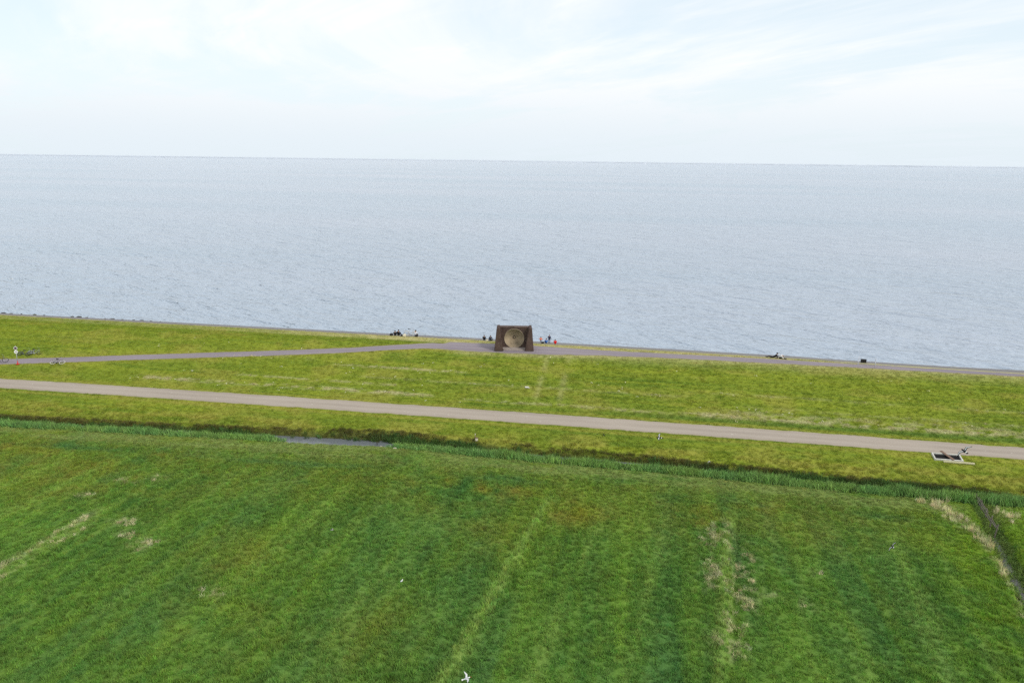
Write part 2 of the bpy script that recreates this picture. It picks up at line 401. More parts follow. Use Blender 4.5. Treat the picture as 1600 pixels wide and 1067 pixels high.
# ---------------------------------------------------------------- ground
def ground_material(name, bump_d):
    m = bpy.data.materials.new(name); m.use_nodes = True; L = m.node_tree.links; b = m.node_tree.nodes['Principled BSDF']
    a = N(m, 'ShaderNodeAttribute', attribute_name='gc')
    v = mrange(m, noise_at(m, 5.0, detail=7, rough=.75), .25, .75, .62, 1.25)
    c = mixc(m, 1.0, a.outputs['Color'], v, 'MULTIPLY')
    L.new(c, b.inputs['Base Color']); b.inputs['Roughness'].default_value = 1.0; b.inputs['Specular IOR Level'].default_value = 0.0
    bp = N(m, 'ShaderNodeBump'); bp.inputs['Strength'].default_value = 1.0; bp.inputs['Distance'].default_value = bump_d
    L.new(noise_at(m, 7.0, detail=6, rough=.75), bp.inputs['Height']); L.new(bp.outputs[0], b.inputs['Normal'])
    return m
M_field = ground_material('meadow_ground', .10); M_dike = ground_material('dike_turf', .06)

def axis(dense0, dense1, step, far0, far1):
    a = list(np.arange(dense0, dense1 + 1e-6, step)); s = step
    lo = []; p = dense0
    while p > far0:
        s = min(s * 1.25, 40); p -= s; lo.append(p)
    hi = []; p = dense1; s = step
    while p < far1:
        s = min(s * 1.25, 40); p += s; hi.append(p)
    return np.array(lo[::-1] + a + hi)
XS = axis(-84, 62, .30, -900, 900)
# the field sheet and the dike sheet share the row that follows the bed of the ditch
def sheet(name, ys_rel, m, up):
    nx, ny = len(XS), len(ys_rel)
    X = np.repeat(XS[None, :], ny, 0)
    c = ditch_c(XS)[None, :]
    T = np.asarray(ys_rel)[:, None]
    Y = c * (1 - smooth(0, 6, np.abs(T)) ) + 64.8 * smooth(0, 6, np.abs(T)) + T
    Z = ground_z(X, Y)
    o = grid_mesh(name, XS, np.arange(ny, dtype=float), lambda a, b_: a * 0, m)
    co = np.stack([X, Y, Z], -1).reshape(-1, 3); me = o.data
    me.vertices.foreach_set('co', co.ravel()); me.update()
    cc = np.concatenate([grass_col(co[:, 0], co[:, 1]), np.ones((len(co), 1))], 1)
    a = me.attributes.new('gc', 'FLOAT_COLOR', 'POINT'); a.data.foreach_set('color', cc.ravel())
    return tag(o, kind='structure')
rel_f = axis(-40, 0, .30, -700, -.1); rel_f = rel_f[rel_f <= 1e-6]
rel_d = np.concatenate([np.arange(0, 28, .25), np.arange(28, 62, 1.5)])
field = sheet('meadow', rel_f, M_field, False)
dike = sheet('dike', rel_d, M_dike, True)

def strip(name, xs, n_edge, f_edge, dz, m, cols=7, thick=.05, zf=ground_z, smooth_z=None):
    """a paved sheet between two edge lines (functions of x), a little proud of the ground, with closed sides"""
    n = np.asarray([n_edge(x) for x in xs]); f = np.asarray([f_edge(x) for x in xs])
    t = np.linspace(0, 1, cols)
    Y = n[None, :] * (1 - t[:, None]) + f[None, :] * t[:, None]; X = np.repeat(np.asarray(xs)[None, :], cols, 0)
    Z = (smooth_z or (lambda a, b: zf(a, b, False)))(X, Y) + dz
    nx = len(xs)
    top = np.stack([X, Y, Z], -1).reshape(-1, 3); bot = top.copy(); bot[:, 2] -= thick + dz
    V = np.concatenate([top, bot]); F = []; k = len(top)
    idx = np.arange(k).reshape(cols, nx)
    for a in range(cols - 1):
        for b in range(nx - 1):
            F.append((idx[a, b], idx[a, b + 1], idx[a + 1, b + 1], idx[a + 1, b]))
    for b in range(nx - 1):
        F.append((idx[0, b] + k, idx[0, b + 1] + k, idx[0, b + 1], idx[0, b]))
        F.append((idx[-1, b], idx[-1, b + 1], idx[-1, b + 1] + k, idx[-1, b] + k))
    o = tag(from_data(name, V, [tuple(int(q) for q in f_) for f_ in F], m), kind='structure')
    a = o.data.attributes.new('across', 'FLOAT', 'POINT'); a.data.foreach_set('value', np.tile(np.repeat(t, nx), 2).astype(np.float32))
    return o

def paving(name, base, light, dark, rough=.9, speck=None, tracks=None, verge=None):
    m = bpy.data.materials.new(name); m.use_nodes = True; L = m.node_tree.links; b = m.node_tree.nodes['Principled BSDF']
    c = mixc(m, mrange(m, noise_at(m, .35, sx=.35, sy=1.6, detail=7, rough=.65), .35, .65, 0, 1), dark, light)
    c = mixc(m, .45, c, base)
    c = mixc(m, 1.0, c, mrange(m, noise_at(m, 9, detail=6, rough=.8), .3, .7, .80, 1.2), 'MULTIPLY')
    ac = N(m, 'ShaderNodeAttribute', attribute_name='across').outputs['Fac']
    if tracks:     # paler wheel tracks, worn through use
        for c0 in (.30, .70):
            d = N(m, 'ShaderNodeMath', operation='SUBTRACT'); L.new(ac, d.inputs[0]); d.inputs[1].default_value = c0
            e = N(m, 'ShaderNodeMath', operation='ABSOLUTE'); L.new(d.outputs[0], e.inputs[0])
            k = N(m, 'ShaderNodeMath', operation='MULTIPLY'); L.new(mrange(m, e.outputs[0], .03, .16, .55, 0), k.inputs[0]); L.new(mrange(m, noise_at(m, .5, .2, 2, detail=6), .35, .6, .2, 1), k.inputs[1])
            c = mixc(m, k.outputs[0], c, tracks)
    if verge:      # soil and dead grass washed over the edges
        d = N(m, 'ShaderNodeMath', operation='SUBTRACT'); L.new(ac, d.inputs[0]); d.inputs[1].default_value = .5
        e = N(m, 'ShaderNodeMath', operation='ABSOLUTE'); L.new(d.outputs[0], e.inputs[0])
        f = N(m, 'ShaderNodeMath', operation='ADD'); L.new(e.outputs[0], f.inputs[0]); L.new(mrange(m, noise_at(m, 1.6, .6, 1, detail=7, rough=.7), .3, .7, -.06, .06), f.inputs[1])
        c = mixc(m, mrange(m, f.outputs[0], .42, .49, 0, .75), c, verge)
    if speck:      # shell grit and bird droppings
        v = N(m, 'ShaderNodeTexVoronoi', feature='F1'); v.inputs['Scale'].default_value = 1.1
        g = N(m, 'ShaderNodeNewGeometry'); L.new(g.outputs['Position'], v.inputs['Vector'])
        k = mrange(m, v.outputs['Distance'], .05, .09, 1, 0)
        k2 = N(m, 'ShaderNodeMath', operation='MULTIPLY'); L.new(k, k2.inputs[0])
        L.new(mrange(m, noise_at(m, .8, detail=2), .5, .62, 0, .8), k2.inputs[1])
        c = mixc(m, k2.outputs[0], c, speck)
    L.new(c, b.inputs['Base Color']); b.inputs['Roughness'].default_value = rough; b.inputs['Specular IOR Level'].default_value = .2
    bp = N(m, 'ShaderNodeBump'); bp.inputs['Strength'].default_value = .5; bp.inputs['Distance'].default_value = .02
    L.new(noise_at(m, 30, detail=4, rough=.7), bp.inputs['Height']); L.new(bp.outputs[0], b.inputs['Normal'])
    return m
M_road = paving('worn_road_surface', (.35, .292, .24), (.405, .342, .28), (.30, .248, .205), speck=(.75, .72, .62), tracks=(.42, .36, .30), verge=(.30, .255, .15))
M_path = paving('path_asphalt', (.245, .205, .22), (.285, .24, .255), (.20, .168, .19), tracks=(.30, .258, .275), verge=(.30, .26, .16))
M_revet = paving('revetment_asphalt', (.205, .19, .185), (.27, .25, .235), (.15, .14, .14))

xs_road = np.concatenate([np.arange(-400, -100, 8.), np.arange(-100, 70, .35), np.arange(70, 400, 8.)])
def edge_noise(x, s, a=.16):
    return 1.35 * a * (float(fbm(x / 1.1, s * 3.7, 101 + s, 3)) - .5) * 2
road = strip('road', xs_road, lambda x: 70.82 - float(bend(x)) + edge_noise(x, 1), lambda x: 74.12 - float(bend(x)) + edge_noise(x, 2), .02, M_road)

# the path: up the ramp, past the listening wall, on along the crest
def path_near(x):
    r = float(np.interp(x, RAMP_X, RAMP_Y)) - RAMP_HW
    c = float(np.interp(x, [-23, -18, -11, -5, 2, 20, 44, 140], [86.35, 86.2, 86.45, 87.0, 87.6, 87.85, 87.95, 88.0]))
    k = float(smooth(-27, -21, x))
    return r * (1 - k) + c * k + edge_noise(x, 3, .13)
def path_far(x):
    r = float(np.interp(x, RAMP_X, RAMP_Y)) + RAMP_HW
    c = float(np.interp(x, [-23.6, -23.2, -17, -12, -4, 0, 16, 23, 27, 30, 44, 140], [88.9, 89.8, 90.3, 90.2, 89.8, 89.8, 90.0, 89.7, 89.75, 89.9, 89.6, 89.2]))
    k = float(smooth(-28, -24, x))
    return r * (1 - k) + c * k + edge_noise(x, 4, .10)
xs_path = np.concatenate([np.arange(-117, -84, 2.), np.arange(-84, 62, .35), np.arange(62, 300, 8.)])
path = strip('path', xs_path, path_near, path_far, .025, M_path)

# asphalt and stone on the seaward slope
def rev_near(x):
    return float(crest_y(x)) + float(np.interp(x, [-90, -30, 10, 22, 27, 31], [.55, .5, .3, .15, -.3, -.45])) + edge_noise(x, 5, .14)
xs_rev = np.concatenate([np.arange(-900, -130, 20.), np.arange(-130, 80, .6), np.arange(80, 900, 20.)])
revet = strip('sea_revetment', xs_rev, rev_near, lambda x: float(crest_y(x)) + 27, .03, M_revet, cols=14)

# ---------------------------------------------------------------- water
def water_material(name, body, rough, waves, spec=.5):
    m = bpy.data.materials.new(name); m.use_nodes = True; L = m.node_tree.links; b = m.node_tree.nodes['Principled BSDF']
    b.inputs['Roughness'].default_value = rough; b.inputs['IOR'].default_value = 1.333; b.inputs['Specular IOR Level'].default_value = spec
    b.inputs['Base Color'].default_value = (*body, 1)
    prev = None
    for (scale, sx, sy, rot, dist, detail) in waves:
        bp = N(m, 'ShaderNodeBump'); bp.inputs['Strength'].default_value = 1.0; bp.inputs['Distance'].default_value = dist
        L.new(noise_at(m, scale, sx, sy, detail=detail, rough=.6, rot=rot), bp.inputs['Height'])
        if prev is not None: L.new(prev, bp.inputs['Normal'])
        prev = bp.outputs[0]
    L.new(prev, b.inputs['Normal'])
    return m, b
M_sea, sea_b = water_material('sea_water', (.235, .30, .335), .12, ((.10, .35, 1, .45, 2.4, 2), (.33, .32, 1, .52, 2.1, 3), (.95, .4, 1, .40, .6, 2), (2.6, .5, 1, .6, .2, 1)), spec=.13)
# broad patches of wind-roughened and calmer, siltier water
L_ = M_sea.node_tree.links
pt = mrange(M_sea, noise_at(M_sea, .0035, .35, 1.6, detail=5, rough=.55), .35, .65, 0, 1)
L_.new(mixc(M_sea, pt, (.345, .418, .495), (.435, .47, .54)), sea_b.inputs['Base Color'])
ys_sea = np.array([98, 103, 110, 120, 140, 180, 260, 500, 1000, 2500, 6000, 12000, 26000.])
xs_sea = np.array([-26000, -8000, -2500, -800, -300, -100, 0, 100, 300, 800, 2500, 8000, 26000.])
sea = tag(grid_mesh('sea', xs_sea, ys_sea, lambda x, y: x * 0 + SEA_Z, M_sea), kind='structure')

M_ditch, ditch_b = water_material('ditch_water_surface', (.14, .15, .16), .06, ((1.5, 1, 1, 0, .03, 3), (6, 1, 1, 0, .008, 2)))
def ribbon(name, pts_n, pts_f, z, m):
    k = len(pts_n); V = [(*p, z) for p in pts_n] + [(*p, z) for p in pts_f]
    return tag(from_data(name, V, [(i, i + 1, k + i + 1, k + i) for i in range(k - 1)], m), kind='structure')
xd = np.arange(-140, 140, 1.0)
ditch_water = ribbon('ditch_water', [(x, float(ditch_c(x) - ditch_w(x) - .75)) for x in xd], [(x, float(ditch_c(x) + ditch_w(x) + .55)) for x in xd], WATER_Z, M_ditch)
yd = np.arange(-25, 63.3, 1.0)
M_side, side_b = water_material('side_ditch_water_surface', (.07, .068, .058), .08, ((1.5, 1, 1, 0, .03, 3), (6, 1, 1, 0, .008, 2)))
side_water = ribbon('side_ditch_water', [(float(side_x(y)) - .75, y) for y in yd], [(float(side_x(y)) + .75, y) for y in yd], WATER_Z - .30, M_side)

# ---------------------------------------------------------------- far shore
M_coast = mat('far_coast_hazed_land', (.40, .43, .47), .95, .1, noise=(.004, .3))  # haze of the distance put into the pale blue-grey land colour
xc = np.arange(-18000, 18001, 40.0); 
hc = 6 + 8 * np.clip(fbm(xc / 900, xc * 0, 131, 5) - .32, 0, 1) / .4 + 4 * (vnoise(xc / 90, xc * 0, 137) > .78) + 9 * band((xc - 5200), 320) * (vnoise(xc / 70, xc * 0, 139) > .45)
yc_ = 16500 + 500 * (fbm(xc / 5000, xc * 0, 141) - .5)
V = [(a, b, SEA_Z - .5) for a, b in zip(xc, yc_)] + [(a, b + 15, h) for a, b, h in zip(xc, yc_, hc)] + [(a, b + 700, h * .8) for a, b, h in zip(xc, yc_, hc)] + [(a, b + 900, SEA_Z - .5) for a, b in zip(xc, yc_)]
k = len(xc)
far_coast = tag(from_data('far_coast', V, [(r * k + i, r * k + i + 1, (r + 1) * k + i + 1, (r + 1) * k + i) for r in range(3) for i in range(k - 1)], M_coast), kind='structure')

# ---------------------------------------------------------------- haze over the sea
def box_mesh(name, lo, hi, m):
    (a, b, c), (d, e, f) = lo, hi
    V = [(a, b, c), (d, b, c), (d, e, c), (a, e, c), (a, b, f), (d, b, f), (d, e, f), (a, e, f)]
    return from_data(name, V, [(0, 3, 2, 1), (4, 5, 6, 7), (0, 1, 5, 4), (1, 2, 6, 5), (2, 3, 7, 6), (3, 0, 4, 7)], m)
M_haze = bpy.data.materials.new('sea_haze'); M_haze.use_nodes = True; M_haze.node_tree.nodes.clear()
vo = N(M_haze, 'ShaderNodeOutputMaterial'); vp = N(M_haze, 'ShaderNodeVolumePrincipled')
vp.inputs['Color'].default_value = (.94, .95, 1.0, 1); vp.inputs['Density'].default_value = HAZE_DENSITY = 2.8e-5; vp.inputs['Anisotropy'].default_value = .55
M_haze.node_tree.links.new(vp.outputs[0], vo.inputs['Volume'])
haze = tag(box_mesh('haze', (-26500, -1200, -6.0), (26500, 26500, 28.6), M_haze), kind='stuff')
# ---------------------------------------------------------------- shape helpers
def add_tube(bm, pts, radii, seg=6, closed=False, mi=0):
    pts = [Vector(p) for p in pts]; n = len(pts)
    if isinstance(radii, (int, float)): radii = [radii] * n
    rings = []
    for i, p in enumerate(pts):
        a = pts[(i - 1) % n] if (closed or i > 0) else p
        b = pts[(i + 1) % n] if (closed or i < n - 1) else p
        d = (b - a).normalized() if (b - a).length > 1e-9 else Vector((0, 0, 1))
        up = Vector((0, 0, 1)) if abs(d.z) < .95 else Vector((1, 0, 0))
        s = d.cross(up).normalized(); t = s.cross(d)
        rings.append([bm.verts.new(p + (s * math.cos(k * 6.28319 / seg) + t * math.sin(k * 6.28319 / seg)) * radii[i]) for k in range(seg)])
    m = n if closed else n - 1
    for i in range(m):
        A, B = rings[i], rings[(i + 1) % n]
        for k in range(seg):
            f = bm.faces.new((A[k], A[(k + 1) % seg], B[(k + 1) % seg], B[k])); f.material_index = mi; f.smooth = True
    if not closed:
        for r_ in (rings[0], rings[-1]):
            f = bm.faces.new(r_); f.material_index = mi
    return rings

def add_hex(bm, bot, top, mi=0):
    b = [bm.verts.new(v) for v in bot]; t = [bm.verts.new(v) for v in top]; n = len(b); out = []
    out.append(bm.faces.new(b[::-1])); out.append(bm.faces.new(t))
    for i in range(n): out.append(bm.faces.new((b[i], b[(i + 1) % n], t[(i + 1) % n], t[i])))
    for f in out: f.material_index = mi
    return b + t

def add_box(bm, c, s, rot=None, mi=0, bevel=0.0):
    x, y, z = s[0] / 2, s[1] / 2, s[2] / 2
    q = [Vector(v) for v in ((-x, -y, -z), (x, -y, -z), (x, y, -z), (-x, y, -z), (-x, -y, z), (x, -y, z), (x, y, z), (-x, y, z))]
    if rot is not None: q = [rot @ v for v in q]
    q = [v + Vector(c) for v in q]
    vs = add_hex(bm, q[:4], q[4:], mi)
    if bevel:
        es = list({e for v in vs for e in v.link_edges})
        bmesh.ops.bevel(bm, geom=es, offset=bevel, segments=1, affect='EDGES')

def add_ball(bm, c, r, seg=10, rings=7, sq=(1, 1, 1), mi=0):
    V = []
    for i in range(1, rings):
        a = math.pi * i / rings
        V.append([bm.verts.new((c[0] + r * sq[0] * math.sin(a) * math.cos(k * 6.28319 / seg), c[1] + r * sq[1] * math.sin(a) * math.sin(k * 6.28319 / seg), c[2] + r * sq[2] * math.cos(a))) for k in range(seg)])
    t = bm.verts.new((c[0], c[1], c[2] + r * sq[2])); b = bm.verts.new((c[0], c[1], c[2] - r * sq[2]))
    fs = []
    for k in range(seg):
        fs.append(bm.faces.new((t, V[0][k], V[0][(k + 1) % seg]))); fs.append(bm.faces.new((b, V[-1][(k + 1) % seg], V[-1][k])))
        for i in range(len(V) - 1): fs.append(bm.faces.new((V[i][k], V[i + 1][k], V[i + 1][(k + 1) % seg], V[i][(k + 1) % seg])))
    for f in fs: f.material_index = mi; f.smooth = True

def part(name, parent, mats, *build, smooth_=False):
    bm = bmesh.new()
    for f in build: f(bm)
    return from_bm(name, bm, mats, parent, smooth_)

# ---------------------------------------------------------------- the concrete listening wall on the crest
M_conc = mat('dark_weathered_concrete', (.088, .058, .048), .92, .15, noise=(1.3, .38), bump=(6, .6, .04))
M_conc2 = mat('dark_weathered_concrete_top', (.12, .085, .072), .92, .15, noise=(2.0, .35), bump=(6, .6, .04))
M_dish = mat('pale_dish_plaster', (.31, .245, .165), .85, .2, noise=(1.5, .45), bump=(9, .4, .02))
M_rim = mat('dish_rim_plaster', (.37, .30, .21), .85, .2, noise=(2.0, .25))
M_slab = mat('forecourt_concrete', (.33, .28, .25), .9, .2, noise=(2.0, .25))
MX, MY = -14.5, 87.8
mz = 4.5 + .02
mir = thing('listening_wall', (MX, MY, mz), (0, 0, math.radians(9.5)), 'dark brown concrete listening wall with a pale round dish, standing on the dike crest', 'monument')
mir.scale = (.97, .97, .94)
WH, DC, DR = 2.82, 1.36, 1.27          # wall height, dish centre height, dish radius
def wall_back(bm):
    yf, yb = .55, 1.35; n = 48
    circ = [bm.verts.new((DR * math.cos(a), yf, DC + DR * math.sin(a))) for a in [i * 2 * math.pi / n for i in range(n)]]
    rect = []
    for i in range(n):
        a = i * 2 * math.pi / n; c, s = math.cos(a), math.sin(a)
        hx, up, dn = 2.05, WH - DC, DC
        t = min(hx / abs(c) if abs(c) > 1e-6 else 9e9, (up / s if s > 1e-6 else 9e9), (dn / -s if s < -1e-6 else 9e9))
        rect.append(bm.verts.new((c * t, yf, DC + s * t)))
    for i in range(n):
        j = (i + 1) % n; bm.faces.new((circ[i], circ[j], rect[j], rect[i]))
    add_hex(bm, [(-2.05, yf + .02, 0), (2.05, yf + .02, 0), (2.05, yb, 0), (-2.05, yb, 0)], [(-2.05, yf + .02, WH), (2.05, yf + .02, WH), (2.05, yb, WH), (-2.05, yb, WH)])
    bmesh.ops.delete(bm, geom=[f for f in bm.faces if len(f.verts) == 4 and abs(f.calc_center_median().y - yf - .02) < 1e-4 and f.calc_area() > 5], context='FACES')
wb = part('back_wall', mir, M_conc, wall_back)
part('coping', wb, M_conc2, lambda bm: add_box(bm, (-.05, .94, WH + .045), (4.06, .84, .09), bevel=.02), lambda bm: add_box(bm, (-.35, .62, WH + .11), (.7, .26, .05)))
def wing(sgn):
    def f(bm):
        bo, bi = 2.50 * sgn, 1.36 * sgn; to, ti = 2.24 * sgn, 1.86 * sgn
        bot = [(bo, -.85, 0), (bi, -.85, 0), (1.52 * sgn, .56, 0), (2.40 * sgn, 1.38, 0)]
        top = [(to, -.62, 2.93), (ti, -.62, 2.93), (1.80 * sgn, .56, 2.98), (2.20 * sgn, 1.36, 2.98)]
        if sgn < 0: bot, top = bot[::-1], top[::-1]
        vs = add_hex(bm, bot, top)
        bmesh.ops.bevel(bm, geom=list({e for v in vs for e in v.link_edges}), offset=.035, segments=1, affect='EDGES')
    return f
for s in (-1, 1):
    w_ = part('side_wing', mir, M_conc, wing(s))
    part('wing_cap', w_, M_conc, lambda bm: add_hex(bm, [(2.16 * s, -.52, 2.94), (1.92 * s, -.52, 2.94), (1.86 * s, 1.2, 2.985), (2.14 * s, 1.2, 2.985)][::(1 if s > 0 else -1)],
                                                     [(2.16 * s, -.52, 2.98), (1.92 * s, -.52, 2.98), (1.86 * s, 1.2, 3.02), (2.14 * s, 1.2, 3.02)][::(1 if s > 0 else -1)]))
def dish_f(bm):
    n, m = 48, 10; depth = .62; rings = []
    for j in range(1, m + 1):
        r = DR * j / m; y = .555 + depth * (1 - (j / m) ** 2)
        rings.append([bm.verts.new((r * math.cos(i * 2 * math.pi / n), y, DC + r * math.sin(i * 2 * math.pi / n))) for i in range(n)])
    c = bm.verts.new((0, .555 + depth, DC))
    for i in range(n): bm.faces.new((c, rings[0][i], rings[0][(i + 1) % n]))
    for j in range(m - 1):
        for i in range(n): bm.faces.new((rings[j][i], rings[j + 1][i], rings[j + 1][(i + 1) % n], rings[j][(i + 1) % n]))
dish = part('dish', mir, M_dish, dish_f, smooth_=True)
part('rim', dish, M_rim, lambda bm: add_tube(bm, [(DR * 1.0 * math.cos(i * math.pi / 24), .53, DC + DR * 1.0 * math.sin(i * math.pi / 24)) for i in range(48)], .03, 6, True))
part('boss', dish, M_rim, lambda bm: add_ball(bm, (0, 1.09, DC), .085))
part('boss_ring', dish, M_conc, lambda bm: add_tube(bm, [(.17 * math.cos(i * math.pi / 10), 1.145, DC + .17 * math.sin(i * math.pi / 10)) for i in range(20)], .035, 6, True))
part('forecourt', mir, M_slab, lambda bm: add_hex(bm, [(-1.33, -.55, .004), (1.33, -.55, .004), (1.5, .54, .004), (-1.5, .54, .004)], [(-1.33, -.55, .10), (1.33, -.55, .10), (1.5, .54, .16), (-1.5, .54, .16)]))

# ---------------------------------------------------------------- people
SKIN = mat('skin', (.42, .26, .19), .6, .3)
_cloth = {}
def cloth(c):
    if c not in _cloth: _cloth[c] = mat('cloth_%d' % len(_cloth), c, .9, .1, noise=(9, .2), bump=(25, .4, .01))
    return _cloth[c]
POSE = {
 'sit': dict(pelvis=(0, 0, .13), waist=(0, -.03, .30), chest=(0, .01, .52), neck=(0, .06, .68), head=(0, .10, .79), crown=(0, .10, .89), sho=(.19, .02, .60), elb=(.29, .14, .38), wri=(.16, .36, .42), hip=(.10, .02, .13), knee=(.15, .40, .46), ank=(.12, .58, .09), toe=(.13, .74, .05)),
 'cross': dict(pelvis=(0, 0, .12), waist=(0, -.02, .30), chest=(0, .02, .52), neck=(0, .06, .68), head=(0, .09, .79), crown=(0, .09, .89), sho=(.19, .02, .60), elb=(.31, .10, .38), wri=(.20, .32, .28), hip=(.11, .02, .12), knee=(.38, .30, .18), ank=(.10, .38, .08), toe=(.0, .44, .07)),
 'stand': dict(pelvis=(0, 0, .95), waist=(0, 0, 1.10), chest=(0, .01, 1.32), neck=(0, .01, 1.50), head=(0, .03, 1.62), crown=(0, .03, 1.73), sho=(.20, 0, 1.42), elb=(.29, -.02, 1.14), wri=(.27, .10, .90), hip=(.10, 0, .92), knee=(.11, .03, .50), ank=(.11, 0, .09), toe=(.13, .17, .04)),
 'toddler': dict(pelvis=(0, 0, .80), waist=(0, 0, 1.0), chest=(0, .02, 1.25), neck=(0, .02, 1.44), head=(0, .03, 1.60), crown=(0, .03, 1.76), sho=(.24, 0, 1.33), elb=(.40, .02, 1.08), wri=(.46, .16, .88), hip=(.13, 0, .78), knee=(.15, .03, .42), ank=(.15, 0, .10), toe=(.17, .18, .05)),
 'recline': dict(pelvis=(0, 0, .12), waist=(0, -.20, .22), chest=(0, -.38, .37), neck=(0, -.48, .52), head=(0, -.47, .64), crown=(0, -.47, .75), sho=(.19, -.40, .44), elb=(.25, -.58, .22), wri=(.24, -.40, .06), hip=(.10, .05, .12), knee=(.13, .45, .20), ank=(.12, .88, .09), toe=(.14, .95, .19)),
 'hunch': dict(pelvis=(0, 0, .13), waist=(0, .04, .34), chest=(0, .24, .50), neck=(0, .38, .50), head=(0, .47, .44), crown=(0, .55, .40), sho=(.19, .28, .50), elb=(.27, .42, .28), wri=(.14, .60, .12), hip=(.10, .02, .12), knee=(.14, .46, .15), ank=(.12, .90, .08), toe=(.13, .97, .17)),
}
RAD = dict(pelvis=.15, waist=.15, chest=.175, neck=.055, head=.095, crown=.055, sho=.095, elb=.06, wri=.04, hip=.09, knee=.062, ank=.042, toe=.036)
_people = []
def person(x, y, yaw, pose, scale, top, bottom, hair, label, group=None, tilt=0.0, dz=0.0, skirt=None):
    P = POSE[pose]; V = []; R_ = []; names = []; E = []
    def add(nm, side=0):
        p = P[nm]; V.append((p[0] * (side or 1), p[1], p[2])); R_.append(RAD[nm]); names.append(nm); return len(V) - 1
    pel = add('pelvis'); wa = add('waist'); ch = add('chest'); ne = add('neck'); he = add('head'); cr = add('crown')
    E += [(pel, wa), (wa, ch), (ch, ne), (ne, he), (he, cr)]
    hands = []
    for s in (-1, 1):
        a = [add(n, s) for n in ('sho', 'elb', 'wri')]; E += [(ch, a[0]), (a[0], a[1]), (a[1], a[2])]; hands.append((a[1], a[2]))
        l = [add(n, s) for n in ('hip', 'knee', 'ank', 'toe')]; E += [(pel, l[0]), (l[0], l[1]), (l[1], l[2]), (l[2], l[3])]
    me = bpy.data.meshes.new('person_skeleton'); me.from_pydata(V, E, []); me.update()
    tmp = bpy.data.objects.new('person_skeleton', me); COL.objects.link(tmp)
    tmp.modifiers.new('skin', 'SKIN')
    for i, sv in enumerate(me.skin_vertices[0].data):
        sv.radius = (R_[i], R_[i]); sv.use_root = (i == pel)
    sb = tmp.modifiers.new('sub', 'SUBSURF'); sb.levels = 1; sb.render_levels = 1
    _people.append(dict(tmp=tmp, V=V, E=E, names=names, hands=hands, args=(x, y, yaw, scale, top, bottom, hair, label, group, tilt, dz)))

def finish_people():
    dg = bpy.context.evaluated_depsgraph_get()
    for q in _people:
        x, y, yaw, scale, top, bottom, hair, label, group, tilt, dz = q['args']
        me = bpy.data.meshes.new_from_object(q['tmp'].evaluated_get(dg)); me.name = 'body'
        V = q['V']; names = q['names']
        bm = bmesh.new(); bm.from_mesh(me)
        zone = {'neck': 0, 'head': 0, 'crown': 0, 'toe': 3}
        seg = []
        for a, b in q['E']:
            k = zone.get(names[b], 1 if names[b] in ('waist', 'chest', 'sho', 'elb', 'wri', 'neck') else 2)
            seg.append((Vector(V[a]), Vector(V[b]), k))
        for f in bm.faces:
            c = f.calc_center_median(); best = 9; mi = 0
            for a, b, k in seg:
                t = max(0, min(1, (c - a).dot(b - a) / max((b - a).length_squared, 1e-9))); d = (c - a - (b - a) * t).length
                if d < best: best, mi = d, k
            f.material_index = mi; f.smooth = True
        for e_, w_ in q['hands']:               # palm and five fingers, slightly curled
            e, w = Vector(V[e_]), Vector(V[w_]); d = (w - e).normalized(); s = d.cross(Vector((0, 0, 1)));
            s = s.normalized() if s.length > .1 else Vector((1, 0, 0)); dn = s.cross(d).normalized()
            add_tube(bm, [w - d * .02, w + d * .05, w + d * .09], [.032, .042, .036], 6, mi=0)
            for k in range(4):
                b0 = w + d * .08 + s * (k - 1.5) * .02; ln = (.06, .075, .07, .055)[k]
                add_tube(bm, [b0, b0 + d * ln * .6 - dn * .006, b0 + d * ln - dn * .025], [.010, .009, .007], 5, mi=0)
            b0 = w + d * .03 + s * .035; add_tube(bm, [b0, b0 + d * .03 + s * .025, b0 + d * .06 + s * .03], [.012, .010, .008], 5, mi=0)
        # face: nose, ears
        h = Vector(V[4]); add_ball(bm, (h.x, h.y + .105, h.z - .01), .018, 6, 4, mi=0)
        for s in (-1, 1): add_ball(bm, (h.x + s * .095, h.y, h.z), .024, 6, 4, (.4, 1, 1.2), mi=0)
        me.materials.clear()
        for m in (SKIN, cloth(top), cloth(bottom), cloth((.05, .045, .04))): me.materials.append(m)
        bm.to_mesh(me); bm.free()
        root = thing('person', (x, y, gz(x, y) + dz), (tilt, 0, yaw), label, 'person', group)
        root.scale = (scale,) * 3
        b = bpy.data.objects.new('body', me); COL.objects.link(b); b.parent = root
        cr = Vector(V[5]); dv = (cr - h).normalized()
        rotm = dv.to_track_quat('Z', 'Y').to_matrix()
        def hair_f(bm):
            add_ball(bm, (0, 0, 0), .118, 12, 8, (1, 1.08, 1.0))
            bmesh.ops.delete(bm, geom=[v for v in bm.verts if v.co.z < -.02 and v.co.y > -.02 or v.co.z < -.08], context='VERTS')
            for v in bm.verts: v.co = rotm @ v.co + h + dv * .035 - Vector((0, .012, 0))
        part('hair', root, cloth(hair), hair_f, smooth_=True)
        bpy.data.objects.remove(q['tmp'], do_unlink=True)

